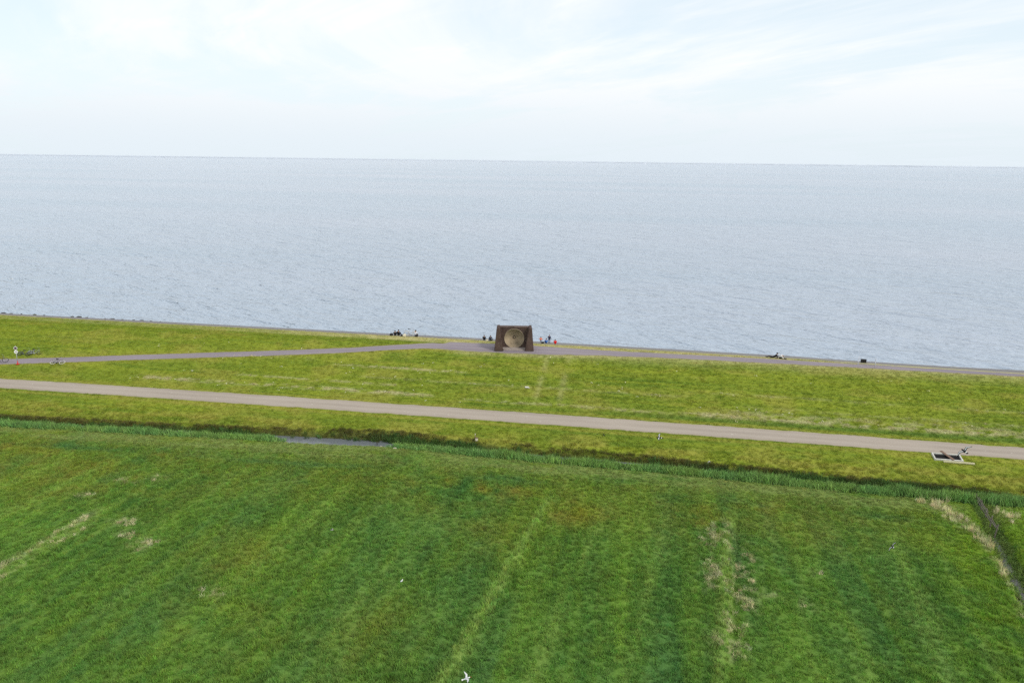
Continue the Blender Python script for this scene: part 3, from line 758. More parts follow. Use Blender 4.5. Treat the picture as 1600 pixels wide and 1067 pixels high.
BLACK = (.012, .012, .015); DARK = (.02, .022, .03)
GL = 'people sitting on the seaward edge of the dike'
person(-31.35, 92.35, .15, 'sit', .80, BLACK, BLACK, (.012, .01, .01), 'person in black sitting, left one of the pair beside the dark bag', GL)
person(-30.95, 92.55, -.2, 'sit', .92, BLACK, DARK, (.012, .01, .01), 'larger person in black sitting in a pair, nearer the cream bag', GL)
person(-28.65, 92.75, -.1, 'sit', .98, (.62, .62, .66), (.30, .30, .33), (.015, .012, .012), 'person in a pale top sitting with a dark backpack right of the parked bicycle', GL)
person(-19.28, 92.55, .05, 'sit', .80, BLACK, BLACK, (.012, .01, .01), 'person in black sitting left of the listening wall, the left of two', GL)
person(-18.42, 92.5, -.1, 'cross', .80, (.045, .05, .075), (.015, .018, .015), (.012, .01, .01), 'person in a grey-blue jacket sitting close to the left side of the listening wall', GL)
person(-11.95, 93.75, .1, 'toddler', .52, (.85, .17, .05), (.035, .03, .04), (.02, .012, .01), 'small child in an orange jacket standing right of the listening wall', GL)
person(-11.2, 93.65, .45, 'sit', .76, (.05, .15, .42), (.04, .09, .25), (.02, .02, .03), 'person in a blue jacket sitting between the orange child and the standing one', GL)
person(-10.95, 94.75, -.2, 'stand', .70, (.025, .03, .075), (.02, .025, .06), (.10, .08, .09), 'child in dark navy clothes standing behind the person in blue', GL)
person(-9.98, 92.95, 0., 'sit', .72, (.70, .012, .012), (.52, .012, .015), (.02, .012, .01), 'person in bright red sitting alone at the right end of the group', GL)
person(16.75, 90.95, math.radians(80), 'recline', .92, (.02, .02, .026), BLACK, (.012, .01, .012), 'person in dark clothes lying back on the crest with legs stretched out', GL)
person(17.45, 90.75, math.radians(-110), 'hunch', .86, (.72, .70, .68), BLACK, (.30, .24, .16), 'person in a white shirt and black trousers bent forward beside the reclining one', GL)
finish_people()

# ---------------------------------------------------------------- bags and small things by the people
M_leather = mat('dark_bag_cloth', (.016, .016, .018), .8, .2, bump=(20, .4, .01)); M_cream = mat('cream_bag_cloth', (.62, .56, .42), .85, .1, noise=(8, .2)); M_strap = mat('bag_strap', (.03, .03, .03), .8, .2)
def bag(x, y, yaw, s, m, label, name='bag', cat='bag'):
    r = thing(name, (x, y, gz(x, y)), (0, 0, yaw), label, cat); r.scale = (s,) * 3
    def body(bm):
        add_box(bm, (0, 0, .17), (.44, .26, .34), bevel=.07)
        for v in bm.verts: v.co.x *= 1 - .25 * max(0, v.co.z - .1); v.co.z *= 1 + .12 * math.sin(v.co.x * 6)
    part('bag_body', r, m, body, smooth_=True)
    part('pocket', r, m, lambda bm: add_box(bm, (0, -.15, .13), (.30, .07, .18), bevel=.03))
    part('strap', r, M_strap, lambda bm: add_tube(bm, [(-.12, .10, .30), (-.10, .16, .42), (0, .17, .46), (.10, .16, .42), (.12, .10, .30)], .015, 5))
    return r
bag(-31.85, 92.3, .5, 1.0, M_leather, 'dark bag lying left of the two people in black')
bag(-30.35, 92.15, 1.2, .75, M_leather, 'small dark bag right of the two people in black')
bag(-30.0, 92.15, .2, 1.05, M_cream, 'cream cloth bag beside the small dark bag')
bag(-28.45, 92.5, 0.1, .9, M_leather, 'dark backpack behind the person in the pale top')
bag(-18.85, 92.3, .6, .55, M_cream, 'small cream paper bag between the two people left of the listening wall')
bag(-11.65, 93.35, .1, .75, M_leather, 'black bag at the feet of the person in blue')
bag(17.2, 90.85, .3, .55, M_cream, 'little pale bag between the reclining and the bent person')
# black twin-panelled box at the revetment edge
M_black = mat('black_plastic', (.010, .010, .012), .5, .4)
r = thing('storage_box', (27.35, 92.0, gz(27.35, 92.0)), (0, 0, math.radians(-4)), 'small black twin-doored box on the edge of the sea revetment', 'box')
part('case', r, M_black, lambda bm: add_box(bm, (0, 0, .22), (.60, .34, .40), bevel=.02))
for s in (-1, 1): part('door', r, M_black, lambda bm: add_box(bm, (s * .147, -.18, .22), (.265, .02, .34), bevel=.008))
part('lid', r, M_black, lambda bm: add_box(bm, (0, 0, .438), (.64, .38, .035), bevel=.01))
for s in (-1, 1): part('foot', r, M_black, lambda bm: add_box(bm, (s * .22, 0, .0), (.08, .30, .06)))

# white tube barriers either side of the crest path
M_white = mat('white_painted_steel', (.62, .62, .66), .45, .4)
M_conc_foot = mat('concrete_foot', (.30, .29, .27), .9, .2)
def barrier(x, y, yaw, label):
    r = thing('path_barrier', (x, y, gz(x, y)), (0, 0, yaw), label, 'barrier', 'white barriers on the crest path')
    part('hoop', r, M_white, lambda bm: add_tube(bm, [(-.55, 0, -.05), (-.55, 0, .78), (-.47, 0, .93), (-.33, 0, 1.0), (.33, 0, 1.0), (.47, 0, .93), (.55, 0, .78), (.55, 0, -.05)], .022, 6))
    part('rail', r, M_white, lambda bm: add_tube(bm, [(-.55, 0, .5), (.55, 0, .5)], .018, 6))
    for s in (-1, 1): part('foot', r, M_conc_foot, lambda bm: add_box(bm, (s * .55, 0, .03), (.16, .16, .08), bevel=.01))
barrier(25.95, 89.1, math.radians(72), 'white tube barrier at the end of the pale grass strip, the left of the pair')
barrier(27.75, 88.9, math.radians(75), 'white tube barrier on the crest path, the right of the pair')

# ---------------------------------------------------------------- bicycles
M_tyre_w = mat('cream_tyre', (.60, .58, .50), .8, .2); M_tyre = mat('black_tyre', (.018, .018, .018), .85, .2); M_rim_ = mat('bicycle_alloy', (.42, .43, .45), .4, .5, .6)
M_fr_black = mat('black_frame_paint', (.015, .016, .02), .35, .5); M_fr_grey = mat('silver_frame_paint', (.42, .43, .46), .35, .5); M_fr_green = mat('dark_green_frame_paint', (.03, .05, .045), .35, .5)
M_saddle = mat('saddle_vinyl', (.015, .013, .012), .6, .3)
def bicycle(x, y, yaw, lean, m_frame, m_tyre, label, group, dz=0.02, gear=True):
    r = thing('bicycle', (x, y, gz(x, y) + dz), (0, 0, 0), label, 'bicycle', group)
    r.rotation_mode = 'XYZ'; r.rotation_euler = (lean[0], lean[1], yaw)
    R_ = .345; F_, B_ = Vector((.55, 0, R_)), Vector((-.53, 0, R_)); bb = Vector((-.08, 0, .28)); st = Vector((-.24, 0, .82)); hd = Vector((.36, 0, .86)); hl = Vector((.40, 0, .66))
    def fr(bm):
        for a, b, q in ((bb, st, .017), (st * .97 + bb * .03, hd, .017), (bb, hl, .019), (hd, hl, .021)): add_tube(bm, [a, b], q, 7)
        for s in (-.05, .05):
            add_tube(bm, [bb + Vector((0, s * .6, 0)), B_ + Vector((0, s, 0))], .011, 6); add_tube(bm, [st + Vector((0, s * .4, -.06)), B_ + Vector((0, s, 0))], .009, 6)
            add_tube(bm, [hl + Vector((0, s * .6, 0)), hl + Vector((.05, s, -.12)), F_ + Vector((0, s, 0))], .012, 6)
    fo = part('frame', r, m_frame, fr)
    part('chain_case', fo, m_frame, lambda bm: add_hex(bm, [(bb.x + .10, .05, bb.z - .05), (bb.x + .10, .07, bb.z - .05), (B_.x, .07, B_.z - .04), (B_.x, .05, B_.z - .04)], [(bb.x + .10, .05, bb.z + .06), (bb.x + .10, .07, bb.z + .06), (B_.x, .07, B_.z + .04), (B_.x, .05, B_.z + .04)]))
    for c in (F_, B_):
        w_ = part('wheel', r, M_rim_, lambda bm: [add_tube(bm, [c, c + Vector((math.cos(k * .4488), 0, math.sin(k * .4488))) * (R_ - .04)], .003, 3) for k in range(14)], lambda bm: add_tube(bm, [c - Vector((0, .05, 0)), c + Vector((0, .05, 0))], .022, 8))
        part('tyre', w_, m_tyre, lambda bm: add_tube(bm, [c + Vector((math.cos(k * math.pi / 16), 0, math.sin(k * math.pi / 16))) * (R_ - .022) for k in range(32)], .03, 6, True))
        part('rim', w_, M_rim_, lambda bm: add_tube(bm, [c + Vector((math.cos(k * math.pi / 16), 0, math.sin(k * math.pi / 16))) * (R_ - .05) for k in range(32)], .012, 4, True))
    part('mudguard', r, m_frame, lambda bm: add_tube(bm, [B_ + Vector((math.cos(a), 0, math.sin(a))) * (R_ + .02) for a in [1.2 + .2 * i for i in range(9)]], .02, 5))
    part('carrier', r, m_frame, lambda bm: [add_tube(bm, [(-.30, s, .74), (-.82, s, .74), (-.80, s, .72)], .008, 4) for s in (-.06, .06)], lambda bm: [add_tube(bm, [(-.75, s, .74), (-.55, s, R_)], .006, 4) for s in (-.06, .06)])
    sp = part('seat_post', r, M_rim_, lambda bm: add_tube(bm, [st, st + Vector((-.035, 0, .14))], .014, 6))
    def sad(bm):
        add_hex(bm, [(-.42, -.10, .95), (-.12, -.025, .95), (-.12, .025, .95), (-.42, .10, .95)], [(-.43, -.10, 1.02), (-.12, -.02, 1.0), (-.12, .02, 1.0), (-.43, .10, 1.02)])
        bmesh.ops.bevel(bm, geom=bm.edges[:], offset=.018, segments=2, affect='EDGES')
    part('saddle', r, M_saddle, sad, smooth_=True)
    hb = part('handlebar', r, M_rim_, lambda bm: add_tube(bm, [hd, hd + Vector((-.02, 0, .16))], .014, 6), lambda bm: add_tube(bm, [(.20, -.29, 1.03), (.30, -.24, 1.05), (.34, 0, 1.03), (.30, .24, 1.05), (.20, .29, 1.03)], .011, 6))
    for s in (-1, 1): part('grip', hb, M_saddle, lambda bm: add_tube(bm, [(.10, s * .30, 1.02), (.21, s * .288, 1.03)], .017, 6))
    part('crank', r, M_rim_, lambda bm: add_tube(bm, [bb + Vector((0, -.09, 0)), bb + Vector((0, .09, 0))], .016, 6), lambda bm: add_tube(bm, [bb + Vector((0, .085, 0)), bb + Vector((.15, .085, -.07))], .01, 5), lambda bm: add_tube(bm, [bb + Vector((0, -.085, 0)), bb + Vector((-.15, -.085, .07))], .01, 5))
    for s in (-1, 1): part('pedal', r, M_saddle, lambda bm: add_box(bm, bb + Vector((s * .15, s * .14, -s * .07)), (.09, .09, .025)))
    return r
GB = 'bicycles left lying on the dike'
LAY = math.radians(-78)
bicycle(-69.25, 76.75, math.radians(12), (math.radians(-66), 0), M_fr_black, M_tyre_w, 'black bicycle with cream tyres lying on the grass below the ramp path', GB, .17)
bicycle(-76.35, 79.45, math.radians(8), (math.radians(-62), 0), M_fr_green, M_tyre, 'dark bicycle lying on the upper edge of the path, just behind the sign post', GB, .17)
bicycle(-75.0, 79.75, math.radians(20), (math.radians(-60), 0), M_fr_grey, M_tyre, 'silver bicycle lying on the upper edge of the path, farther right behind the sign post', GB, .17)
bicycle(-76.75, 76.35, math.radians(35), (math.radians(-55), 0), M_fr_black, M_tyre, 'black bicycle lying beside the path, cut off by the left edge of the view', GB, .17)
bicycle(-29.35, 92.7, math.radians(4), (math.radians(-40), 0), M_fr_grey, M_tyre_w, 'silver bicycle lying near the cream bag on the seaward edge of the dike', GB, .12)

# ---------------------------------------------------------------- sign post beside the ramp
M_galv = mat('pale_galvanised_post', (.55, .55, .54), .5, .4, noise=(6, .15)); M_sred = mat('red_sign_paint', (.52, .03, .02), .5, .3); M_swhite = mat('white_sign_face', (.78, .78, .76), .5, .3); M_sdark = mat('dark_sign_print', (.10, .05, .07), .6, .3)
sx_, sy_ = -74.2, 76.3
r = thing('sign_post', (sx_, sy_, gz(sx_, sy_)), (0, 0, math.radians(38)), 'white post with two signs and a red foot beside the ramp path', 'sign')
part('post', r, M_galv, lambda bm: add_tube(bm, [(0, 0, .42), (0, 0, 2.32)], .038, 8))
part('foot', r, M_sred, lambda bm: add_tube(bm, [(0, 0, -.1), (0, 0, .18), (0, 0, .45)], [.06, .055, .045], 8), lambda bm: add_box(bm, (0, 0, .06), (.34, .34, .10), bevel=.02))
def disc(bm, c, rr, y0, y1, n=24):
    add_hex(bm, [(c[0] + rr * math.cos(i * 6.28319 / n), y0, c[1] + rr * math.sin(i * 6.28319 / n)) for i in range(n)], [(c[0] + rr * math.cos(i * 6.28319 / n), y1, c[1] + rr * math.sin(i * 6.28319 / n)) for i in range(n)])
pl = part('sign_plate', r, M_swhite, lambda bm: disc(bm, (0, 1.62), .20, -.045, -.065))
part('symbol', pl, M_sdark, lambda bm: add_box(bm, (0, -.069, 1.60), (.20, .006, .05)), lambda bm: add_box(bm, (.02, -.069, 1.66), (.05, .006, .10)))
pt_ = part('sign_plate', r, M_swhite, lambda bm: disc(bm, (0, 2.08), .20, -.045, -.065))
part('sign_face', pt_, M_sdark, lambda bm: disc(bm, (0, 2.08), .155, -.067, -.071))

# ---------------------------------------------------------------- concrete frame and planks on the berm
M_pit = mat('grey_concrete_rim', (.58, .56, .50), .9, .2, noise=(3, .22), bump=(14, .4, .02)); M_pitd = mat('pit_inside', (.015, .015, .015), .9, .1, noise=(3, .3)); M_wood = mat('brown_weathered_wood', (.19, .125, .09), .85, .2, noise=(5, .3)); M_woodp = mat('pale_yellow_wood', (.58, .53, .34), .8, .2, noise=(4, .2))
px_, py_ = 29.0, 69.75; pz_ = gz(px_, py_)
r = thing('concrete_trough', (px_, py_, pz_), (.23, 0, math.radians(-1)), 'low rectangular concrete trough with open dark middle beside the lower road', 'trough')
L2, W2 = 1.22, .52
for s in (-1, 1):
    part('long_wall', r, M_pit, lambda bm: add_box(bm, (0, s * (W2 - .05), .01), (2 * L2, .09, .34), bevel=.012))
    part('end_wall', r, M_pit, lambda bm: add_box(bm, (s * (L2 - .06), 0, .012), (.11, 2 * W2 - .20, .33), bevel=.012))
part('floor', r, M_pitd, lambda bm: add_box(bm, (0, 0, .03), (2 * L2 - .26, 2 * W2 - .22, .06)))
def plank(x, y, z, yaw, size, m, label, pitch=0.0):
    o = thing('plank', (x, y, z), (0, pitch, yaw), label, 'plank')
    part('board', o, m, lambda bm: add_box(bm, (0, 0, 0), size, bevel=.008))
    for s in (-1, 1): part('nail_strip', o, m, lambda bm: add_box(bm, (s * size[0] * .42, 0, size[2] * .5 + .006), (.06, size[1] * .92, .012)))
    return o
plank(29.02, 69.85, pz_ + .235, math.radians(-62), (1.5, .26, .05), M_wood, 'brown weathered board laid across the concrete trough', math.radians(12))
plank(29.75, 69.02, gz(29.75, 69.02) + .10, math.radians(-1.5), (2.6, .13, .14), M_woodp, 'long pale yellow beam along the near side of the concrete trough')

# white marker box on a stake above the ditch
M_box = mat('cream_enamel', (.68, .62, .46), .6, .3)
bx_, by_ = -14.75, 67.15; r = thing('marker_box', (bx_, by_, gz(bx_, by_)), (0, 0, math.radians(8)), 'small cream box on a wooden stake above the ditch', 'marker')
part('stake', r, M_wood, lambda bm: add_tube(bm, [(-.10, .05, -.2), (-.10, .05, .62)], .035, 6)); part('box', r, M_box, lambda bm: add_box(bm, (.04, -.03, .20), (.26, .16, .26), bevel=.015)); part('cap', r, M_wood, lambda bm: add_box(bm, (.04, -.03, .352), (.30, .2, .03)))
part('marker_top', r, M_box, lambda bm: add_box(bm, (-.10, .05, .70), (.07, .05, .16), bevel=.01))
# small slab on the slope
r = thing('stone_slab', (-11.56, 79.12, gz(-11.56, 79.12) + .03), (math.radians(15), 0, .1), 'small pale stone slab lying on the grass slope below the listening wall', 'stone')
part('slab', r, M_pit, lambda bm: add_box(bm, (0, 0, .05), (.42, .24, .10), bevel=.02)); part('corner_chip', r, M_pit, lambda bm: add_box(bm, (.27, -.08, .03), (.12, .1, .07), bevel=.02))
# arched pale pipe end on the ditch bank
M_pipe = mat('pale_plastic_pipe', (.55, .54, .42), .6, .3)
r = thing('culvert_outlet', (7.5, 66.35, gz(7.5, 66.35)), (0, 0, .1), 'small pale pointed headwall of a drain on the far ditch bank', 'drain outlet')
part('gable', r, M_pipe, lambda bm: [add_hex(bm, [(s * .30, -.05, -.15), (s * .24, -.05, -.15), (s * .24, .1, -.15), (s * .30, .1, -.15)][::s], [(s * .05, -.05, .30), (s * -.01, -.05, .30), (s * -.01, .1, .30), (s * .05, .1, .30)][::s]) for s in (-1, 1)])
part('pipe', r, M_pitd, lambda bm: add_tube(bm, [(0, -.12, -.02), (0, .3, .02)], .11, 10))
# stake and stones at the end of the open water
M_stone = mat('pale_lichened_stone', (.40, .37, .28), .9, .2, noise=(8, .3), bump=(12, .5, .03)); M_rock = mat('dark_wet_rock', (.045, .042, .04), .75, .3, noise=(5, .35), bump=(9, .6, .05))
def rock_mesh(seed, s):
    bm = bmesh.new(); bmesh.ops.create_icosphere(bm, subdivisions=2, radius=1)
    r_ = np.random.default_rng(seed); d = [Vector(r_.normal(size=3)).normalized() for _ in range(9)]; o_ = [r_.uniform(.55, .9) for _ in range(9)]
    for v in bm.verts:
        for a, b in zip(d, o_):
            t = v.co.dot(a)
            if t > b: v.co -= a * (t - b) * .9
        v.co = Vector((v.co.x * s[0], v.co.y * s[1], v.co.z * s[2]))
    return bm
for i, (x, y, s, lab) in enumerate(((-23.75, 65.0, .20, 'pale rounded stone at the right end of the open ditch water, leftmost'), (-23.0, 65.25, .15, 'small pale stone nearest the ditch water end, middle of three'), (-22.3, 64.75, .17, 'pale stone in the grass right of the ditch water end, rightmost'))):
    o = from_bm('stone', rock_mesh(300 + i, (s * 1.3, s, s * .8)), M_stone); o.location = (x, y, max(gz(x, y), WATER_Z) + s * .4); tag(o, lab, 'stone', 'stones by the ditch water')
r = thing('wooden_stake', (-24.5, 65.75, -.8), (0, .06, 0), 'short dark wooden stake standing in the open ditch water', 'stake')
part('shaft', r, M_rock, lambda bm: add_tube(bm, [(0, 0, 0), (0, 0, .80)], [.05, .045], 7)); part('top', r, M_wood, lambda bm: add_tube(bm, [(0, 0, .80), (0, 0, .84)], [.045, .03], 7))

# ---------------------------------------------------------------- old rail fence beside the side ditch
M_grey_wood = mat('silvered_fence_wood', (.16, .14, .115), .9, .15, noise=(7, .4), bump=(20, .5, .01))
fy = [63.1, 61.7, 60.3, 58.9, 57.5]; fx = [float(29.0 - (62.9 - y) * .155) for y in fy]
r = thing('rail_fence', (fx[2], fy[2], 0), (0, 0, 0), 'old grey wooden rail fence leaning along the side ditch', 'fence')
for k, (x, y) in enumerate(zip(fx, fy)):
    g0 = gz(x, y); part('post', r, M_grey_wood, lambda bm: add_box(bm, (x - fx[2], y - fy[2], (g0 - .3 + .62 + .05 * (k % 2)) / 2), (.085, .08, .62 + .05 * (k % 2) - g0 + .3), Matrix.Rotation(.05 * (k - 2), 3, 'Y'), bevel=.01))
for k in range(4):
    a = Vector((fx[k] - fx[2], fy[k] - fy[2], 0)); b = Vector((fx[k + 1] - fx[2], fy[k + 1] - fy[2], 0)); d = b - a; yaw = math.atan2(d.y, d.x)
    for j, (zz_, o_, wd) in enumerate(((.46, -.08, .08), (.24, -.09, .08), (.38, .09, .07))):
        if (k, j) in ((3, 1), (2, 2)): continue
        part('rail', r, M_grey_wood, lambda bm: add_box(bm, (a + b) / 2 + Vector((math.sin(-yaw) * o_, math.cos(yaw) * o_, zz_ - .03 * k + .02 * ((k * 7 + j * 3) % 3 - 1))), (d.length + .22, .035, wd), Matrix.Rotation(yaw, 3, 'Z') @ Matrix.Rotation(.03 * ((k + j) % 3 - 1), 3, 'Y')))

# ---------------------------------------------------------------- rocks at the foot of the revetment
RK = [(-91.6, .75), (-90.4, .5), (-88.6, .45), (-86.4, .5), (-84.9, .4), (-80.2, .65), (-79.1, .75), (-77.9, .5), (-74.9, .45), (-73.8, .6), (-72.2, .5), (-70.4, .55), (-69.2, .6), (-67.7, .45), (-66.2, .4)]
ords = ['leftmost', 'second', 'third', 'fourth', 'fifth', 'sixth', 'seventh', 'eighth', 'ninth', 'tenth', 'eleventh', 'twelfth', 'thirteenth', 'fourteenth', 'rightmost']
for i, (x, s) in enumerate(RK):
    y = float(crest_y(x)) + 20.3 + .5 * math.sin(i * 2.3); x2 = x * (y / 93.0)
    o = from_bm('rock', rock_mesh(400 + i, (s * .8, s * .45, s * .24)), M_rock); o.location = (x2, y, gz(x2, y) + s * .08); o.rotation_euler = (0, 0, i * 1.1)
    tag(o, 'dark wet rock at the waterline, %s of the row along the left shore' % ords[i], 'rock', 'rocks along the waterline')

# ---------------------------------------------------------------- birds
M_bb = mat('black_plumage', (.014, .014, .016), .7, .2); M_bw = mat('white_plumage', (.78, .78, .74), .7, .2); M_bo = mat('orange_bill', (.70, .14, .02), .5, .3); M_bg = mat('grey_brown_plumage', (.16, .13, .10), .8, .2); M_bgr = mat('pale_grey_plumage', (.46, .47, .48), .7, .2)
def bird(name, loc, rot, span, flex, cols, label, cat, group, bill=.09, sweep=.10):
    """flying bird, heading +x; flex = (inner, outer) wing angles in degrees, positive up"""
    r = thing(name, loc, (0, 0, 0), label, cat, group); r.rotation_euler = Euler(rot, 'XYZ'); k = span / .84
    r.scale = (k,) * 3; mb, mw, mt, mbill, mh = cols
    def body(bm):
        n = 10; st = [(-.21, .018, .02), (-.15, .045, .012), (-.05, .068, 0), (.05, .066, 0), (.12, .045, .012), (.165, .036, .03), (.20, .034, .034), (.225, .02, .03)]
        rings = [[bm.verts.new((x, q * math.cos(i * 6.28319 / n), z + q * .9 * math.sin(i * 6.28319 / n))) for i in range(n)] for x, q, z in st]
        for a, b, s_ in zip(rings, rings[1:], st[1:]):
            for i in range(n):
                f = bm.faces.new((a[i], a[(i + 1) % n], b[(i + 1) % n], b[i])); f.smooth = True
                f.material_index = 2 if s_[0] > .13 else (1 if (math.sin((i + .5) * 6.28319 / n) < -.1 or s_[0] < -.1) else 0)
        for e in (rings[0], rings[-1]): bm.faces.new(e)
    part('body', r, [mb, mw, mh], body)
    part('bill', r, mbill, lambda bm: add_tube(bm, [(.222, 0, .03), (.222 + bill, 0, .02)], [.011, .004], 6))
    part('tail', r, mt, lambda bm: add_hex(bm, [(-.19, -.02, .012), (-.31, -.055, .012), (-.32, 0, .012), (-.31, .055, .012), (-.19, .02, .012)], [(-.19, -.02, .022), (-.31, -.055, .018), (-.32, 0, .018), (-.31, .055, .018), (-.19, .02, .022)]))
    for s in (-1, 1):
        def wing_f(bm):
            a1, a2 = math.radians(flex[0]), math.radians(flex[1])
            root = Vector((0, s * .05, .035)); el = root + Vector((.045, s * .16 * math.cos(a1), .16 * math.sin(a1))); tip = el + Vector((-sweep, s * .22 * math.cos(a2), .22 * math.sin(a2)))
            st = [(root, .155), (root.lerp(el, .5), .15), (el, .135), (el.lerp(tip, .45), .10), (el.lerp(tip, .8), .06), (tip, .015)]
            rows = []
            for p, ch in st:
                rows.append([[p + Vector((ch * (.5 - t), 0, .012 * math.sin(math.pi * min(1, t + .15)) + dz_)) for t in (0, .36, .70, 1.0)] for dz_ in (.006, -.006)])
            vs = [[[bm.verts.new(c) for c in side] for side in row] for row in rows]
            for i in range(len(vs) - 1):
                for j in range(3):
                    for sd in (0, 1):
                        q = [vs[i][sd][j], vs[i][sd][j + 1], vs[i + 1][sd][j + 1], vs[i + 1][sd][j]]
                        f = bm.faces.new(q if (sd == 0) == (s < 0) else q[::-1])
                        f.material_index = (1 if (j == 1 and i < 4) or (sd == 1 and j < 2) else 0); f.smooth = True
                for j in (0, 3): bm.faces.new([vs[i][0][j], vs[i + 1][0][j], vs[i + 1][1][j], vs[i][1][j]])
            bm.faces.new([vs[-1][0][j] for j in range(4)] + [vs[-1][1][j] for j in (3, 2, 1, 0)])
        part('wing', r, [mb, mw], wing_f)
    return r
OYS = (M_bb, M_bw, M_bb, M_bo, M_bb); GOY = 'black and white birds flying over the dike'
D2 = math.radians
bird('oystercatcher', (16.99, 39.02, 13.03), (D2(-40), D2(0), D2(97)), .86, (16, -14), OYS, 'black and white bird flying over the lower road above the concrete trough', 'bird', GOY)
bird('oystercatcher', (2.05, 48.08, 9.19), (D2(-22), D2(4), D2(172)), .72, (24, 4), OYS, 'black and white bird with raised wings flying over the berm by the road', 'bird', GOY)
bird('oystercatcher', (17.21, 47.08, 3.26), (D2(-62), D2(0), D2(92)), .76, (10, -8), OYS, 'black and white bird gliding low over the right part of the meadow', 'bird', GOY)
bird('oystercatcher', (-6.72, 28.6, 4.2), (D2(24), D2(-8), D2(28)), .62, (38, 24), (M_bgr, M_bw, M_bw, M_bo, M_bw), 'pale bird flying low over the meadow at the bottom edge of the view', 'bird', GOY)
SWL = (M_bb, M_bb, M_bb, M_bb, M_bb); GSW = 'small dark swallows over the berm'
bird('swallow', (-2.67, 60.72, 4.4), (D2(-30), 0, D2(35)), .34, (12, -10), SWL, 'small dark swallow over the berm, left one of three', 'bird', GSW, .02, .16)
bird('swallow', (-2.06, 58.9, 5.07), (D2(60), D2(-30), D2(80)), .36, (30, 10), SWL, 'small dark swallow over the berm, lowest of three', 'bird', GSW, .02, .16)
bird('swallow', (-1.77, 62.88, 4.09), (D2(20), 0, D2(150)), .26, (15, -5), SWL, 'small dark swallow over the berm, uppermost of three near the road', 'bird', GSW, .02, .16)
GUL = (M_bgr, M_bw, M_bw, M_bo, M_bw)
bird('gull', (17.07, 89.31, 5.33), (D2(70), 0, D2(20)), .40, (40, 20), GUL, 'tiny white gull flying past the reclining person', 'bird', 'white gulls', .03)
bird('gull', (-133.1, 138.5, 1.0), (0, 0, D2(170)), 1.25, (20, -5), GUL, 'white gull flying low over the sea far to the left', 'bird', 'white gulls', .04)
bird('wader', (-20.9, 46.4, .95), (D2(-20), 0, D2(20)), .50, (20, 5), (M_bg, M_bw, M_bg, M_bg, M_bg), 'brownish wader flying low over the middle of the meadow', 'bird', 'waders over the meadow', .06)
# a white gull sitting in the grass
gx, gy = -14.3, 42.2; r = thing('gull', (gx, gy, gz(gx, gy) + .06), (0, 0, D2(70)), 'small white gull sitting in the grass left of the pale grass strip', 'bird', 'white gulls')
part('body', r, M_bw, lambda bm: add_ball(bm, (0, 0, .09), .10, 10, 7, (1.6, .85, .85))); part('head', r, M_bw, lambda bm: add_ball(bm, (.13, 0, .21), .055, 8, 6), lambda bm: add_tube(bm, [(.08, 0, .13), (.12, 0, .19)], [.05, .045], 7))
part('bill', r, M_bo, lambda bm: add_tube(bm, [(.18, 0, .21), (.23, 0, .20)], [.012, .005], 5)); part('tail', r, M_bgr, lambda bm: add_hex(bm, [(-.14, -.03, .10), (-.24, -.035, .09), (-.24, .035, .09), (-.14, .03, .10)], [(-.14, -.03, .12), (-.24, -.035, .10), (-.24, .035, .10), (-.14, .03, .12)]))
r.scale = (.6,) * 3
for s in (-1, 1): part('wing', r, M_bgr, lambda bm: add_ball(bm, (-.03, s * .075, .11), .07, 8, 6, (2.0, .3, .7)))
# ---------------------------------------------------------------- vegetation, scattered as tufts (stuff)
def blade_material(name, translucent=.25, shade=(.75, 1.2)):
    m = bpy.data.materials.new(name); m.use_nodes = True; nt = m.node_tree; L = nt.links; nt.nodes.clear()
    out = N(m, 'ShaderNodeOutputMaterial')
    a = N(m, 'ShaderNodeAttribute', attribute_type='INSTANCER', attribute_name='gc')
    oi = N(m, 'ShaderNodeObjectInfo')
    g = N(m, 'ShaderNodeNewGeometry')
    v = mrange(m, g.outputs['Random Per Island'], 0, 1, *shade)
    c = mixc(m, 1.0, a.outputs['Color'], v, 'MULTIPLY')
    d = N(m, 'ShaderNodeBsdfDiffuse'); t = N(m, 'ShaderNodeBsdfTranslucent'); x = N(m, 'ShaderNodeMixShader'); x.inputs[0].default_value = translucent
    L.new(c, d.inputs[0]); L.new(c, t.inputs[0]); L.new(d.outputs[0], x.inputs[1]); L.new(t.outputs[0], x.inputs[2]); L.new(x.outputs[0], out.inputs['Surface'])
    return m
M_blade = blade_material('grass_blades'); M_reed = blade_material('reed_blades', .25, (.6, 1.35))

def tuft(name, n, radius, h0, h1, w, lean, m, seg=1, seed=1):
    r = np.random.default_rng(seed); V = []; F = []
    for _ in range(n):
        q = radius * math.sqrt(r.random()); a = r.random() * 6.283; bx, by = q * math.cos(a), q * math.sin(a)
        h = h0 + (h1 - h0) * r.random(); d = r.random() * 6.283; ln = lean * (.3 + r.random()) * h
        f = r.random() * 6.283; wx, wy = w * math.cos(f) * .5, w * math.sin(f) * .5
        k = len(V)
        for s in range(seg + 1):
            t = s / (seg + 1); ox, oy = ln * t * t * math.cos(d), ln * t * t * math.sin(d); ww = 1 - .35 * t
            V += [(bx + ox - wx * ww, by + oy - wy * ww, h * t - .02), (bx + ox + wx * ww, by + oy + wy * ww, h * t - .02)]
            if s: F.append((k + 2 * s - 2, k + 2 * s - 1, k + 2 * s + 1, k + 2 * s))
        V.append((bx + ln * math.cos(d), by + ln * math.sin(d), h * .97)); F.append((k + 2 * seg, k + 2 * seg + 1, len(V) - 1))
    me = bpy.data.meshes.new(name); me.from_pydata(V, [], F); me.update(); me.materials.append(m)
    return bpy.data.objects.new(name, me)

def tuft_set(name, objs):
    c = bpy.data.collections.new(name)
    for o in objs: c.objects.link(o)
    return c

